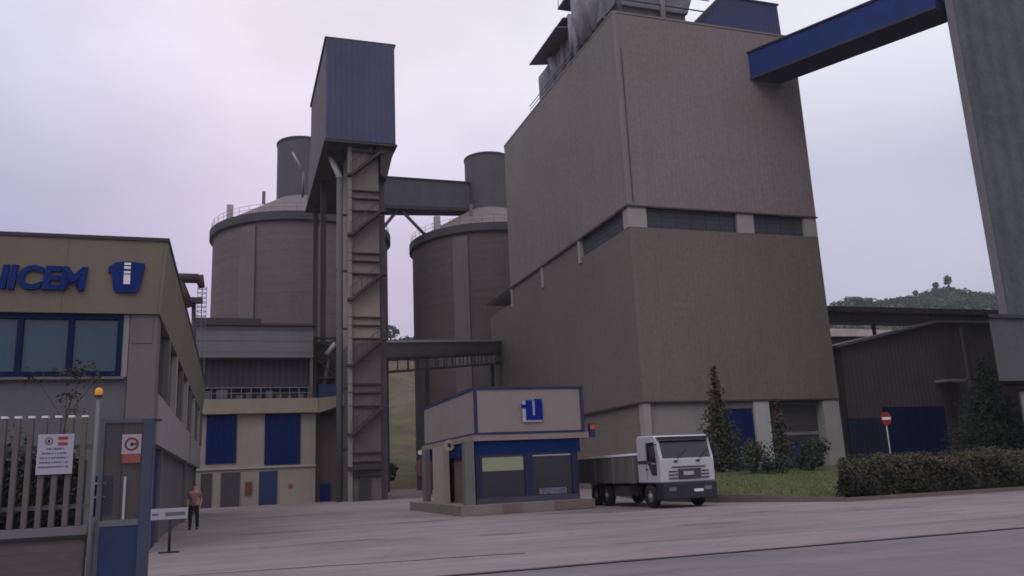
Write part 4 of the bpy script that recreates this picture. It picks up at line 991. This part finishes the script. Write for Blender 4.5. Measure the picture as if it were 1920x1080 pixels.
# ================================================================ PERSON
def skin(name, verts, edges, radii, mat, th, parent=None, root=0, sub=2):
    me = bpy.data.meshes.new(name)
    me.from_pydata([(x - th.b.x, y - th.b.y, z - th.b.z) for x, y, z in verts], edges, [])
    o = bpy.data.objects.new(name, me); col.objects.link(o)
    sk = o.modifiers.new('skin', 'SKIN')
    for i, r in enumerate(radii):
        me.skin_vertices[0].data[i].radius = r if isinstance(r, tuple) else (r, r)
        me.skin_vertices[0].data[i].use_root = (i == root)
    sb = o.modifiers.new('sub', 'SUBSURF'); sb.levels = sub; sb.render_levels = sub
    dg = bpy.context.evaluated_depsgraph_get()
    m2 = bpy.data.meshes.new_from_object(o.evaluated_get(dg)); m2.name = name
    bpy.data.objects.remove(o)
    m2.materials.clear(); m2.materials.append(mat)
    m2.polygons.foreach_set('use_smooth', [True] * len(m2.polygons))
    o = bpy.data.objects.new(name, m2); col.objects.link(o); o.parent = parent or th.o
    return o
PU, PV = -1.42, 36.6
pe = T('person', 'person in a pinkish shirt and dark trousers standing beside the office wall', 'person', PU, PV)
def P_(dx, dy, z): return (PU + dx, PV + dy, z)
# walking away to the right with one foot ahead
hip = .93
bv = [P_(0, 0, .98), P_(0, 0, 1.18), P_(0, 0, 1.42), P_(0, 0, 1.52), P_(0, .01, 1.60), P_(0, .0, 1.72),
      P_(-.10, 0, .90), P_(-.12, -.10, .50), P_(-.13, -.02, .09), P_(-.14, -.17, .04),
      P_(.10, 0, .90), P_(.13, .02, .50), P_(.14, .12, .09), P_(.15, -.03, .04),
      P_(-.19, 0, 1.41), P_(-.25, .03, 1.14), P_(-.24, -.08, .90), P_(-.24, -.10, .82),
      P_(.19, 0, 1.41), P_(.27, .05, 1.16), P_(.24, -.10, .96), P_(.23, -.13, .88)]
be_ = [(0, 1), (1, 2), (2, 3), (3, 4), (4, 5), (0, 6), (6, 7), (7, 8), (8, 9), (0, 10), (10, 11), (11, 12), (12, 13), (2, 14), (14, 15), (15, 16), (16, 17), (2, 18), (18, 19), (19, 20), (20, 21)]
br_ = [(.14, .10), (.13, .095), (.14, .09), .05, .085, .075, .085, .055, .035, .03, .085, .055, .035, .03, .055, .042, .03, .03, .055, .042, .03, .03]
bo_ = skin('body', bv, be_, br_, skin_m, pe)
sv = [P_(0, 0, .90), P_(0, 0, 1.18), P_(0, 0, 1.41), P_(-.19, 0, 1.41), P_(-.24, .02, 1.18), P_(.19, 0, 1.41), P_(.255, .04, 1.20)]
skin('shirt', sv, [(0, 1), (1, 2), (2, 3), (3, 4), (2, 5), (5, 6)], [(.165, .12), (.155, .115), (.16, .11), .078, .06, .078, .06], pink_m, pe, bo_)
tv = [P_(0, 0, 1.04), P_(-.10, 0, .88), P_(-.12, -.10, .50), P_(-.13, -.02, .05), P_(.10, 0, .88), P_(.13, .02, .50), P_(.14, .12, .05)]
skin('trousers', tv, [(0, 1), (1, 2), (2, 3), (0, 4), (4, 5), (5, 6)], [(.16, .12), .105, .075, .065, .105, .075, .065], navy_m, pe, bo_)
skin('hair', [P_(0, .03, 1.66), P_(0, .02, 1.75)], [(0, 1)], [.09, .082], hair_m, pe, bo_)
for dx, a in ((-.13, -.02), (.14, .12)):
    skin('shoe', [P_(dx, a + .04, .05), P_(dx - .01, a - .1, .045), P_(dx - .01, a - .19, .04)], [(0, 1), (1, 2)], [.05, .05, .04], black_m, pe, bo_)
# hands: palm with five short fingers
for (hx, hy, hz_) in ((-.24, -.11, .80), (.23, -.14, .86)):
    vv, ee, rr3 = [P_(hx, hy, hz_ + .05), P_(hx, hy - .01, hz_ - .02)], [(0, 1)], [.026, .03]
    for k in range(4):
        b0 = len(vv); vv += [P_(hx + (k - 1.5) * .018, hy - .015, hz_ - .05), P_(hx + (k - 1.5) * .019, hy - .03, hz_ - .09 + abs(k - 1.5) * .006)]; ee += [(1, b0), (b0, b0 + 1)]; rr3 += [.009, .008]
    b0 = len(vv); vv += [P_(hx - .03, hy - .03, hz_ + .0), P_(hx - .035, hy - .045, hz_ - .03)]; ee += [(0, b0), (b0, b0 + 1)]; rr3 += [.011, .009]
    skin('hand', vv, ee, rr3, skin_m, pe, bo_, sub=1)

# ================================================================ HAZE
hzm = bpy.data.materials.new('haze_air'); hzm.use_nodes = True
t_ = hzm.node_tree; t_.nodes.clear()
ho_ = t_.nodes.new('ShaderNodeOutputMaterial'); hv = t_.nodes.new('ShaderNodeVolumePrincipled')
hv.inputs['Color'].default_value = (.86, .88, .95, 1); hv.inputs['Density'].default_value = .00032; hv.inputs['Anisotropy'].default_value = .2
t_.links.new(hv.outputs[0], ho_.inputs['Volume'])
hb_ = M().box(-1510, 1810, -610, 2510, -1.1, 150).build('haze', hzm); tag(hb_, 'thin pale overcast haze filling the air over the works', 'haze', kind='stuff')
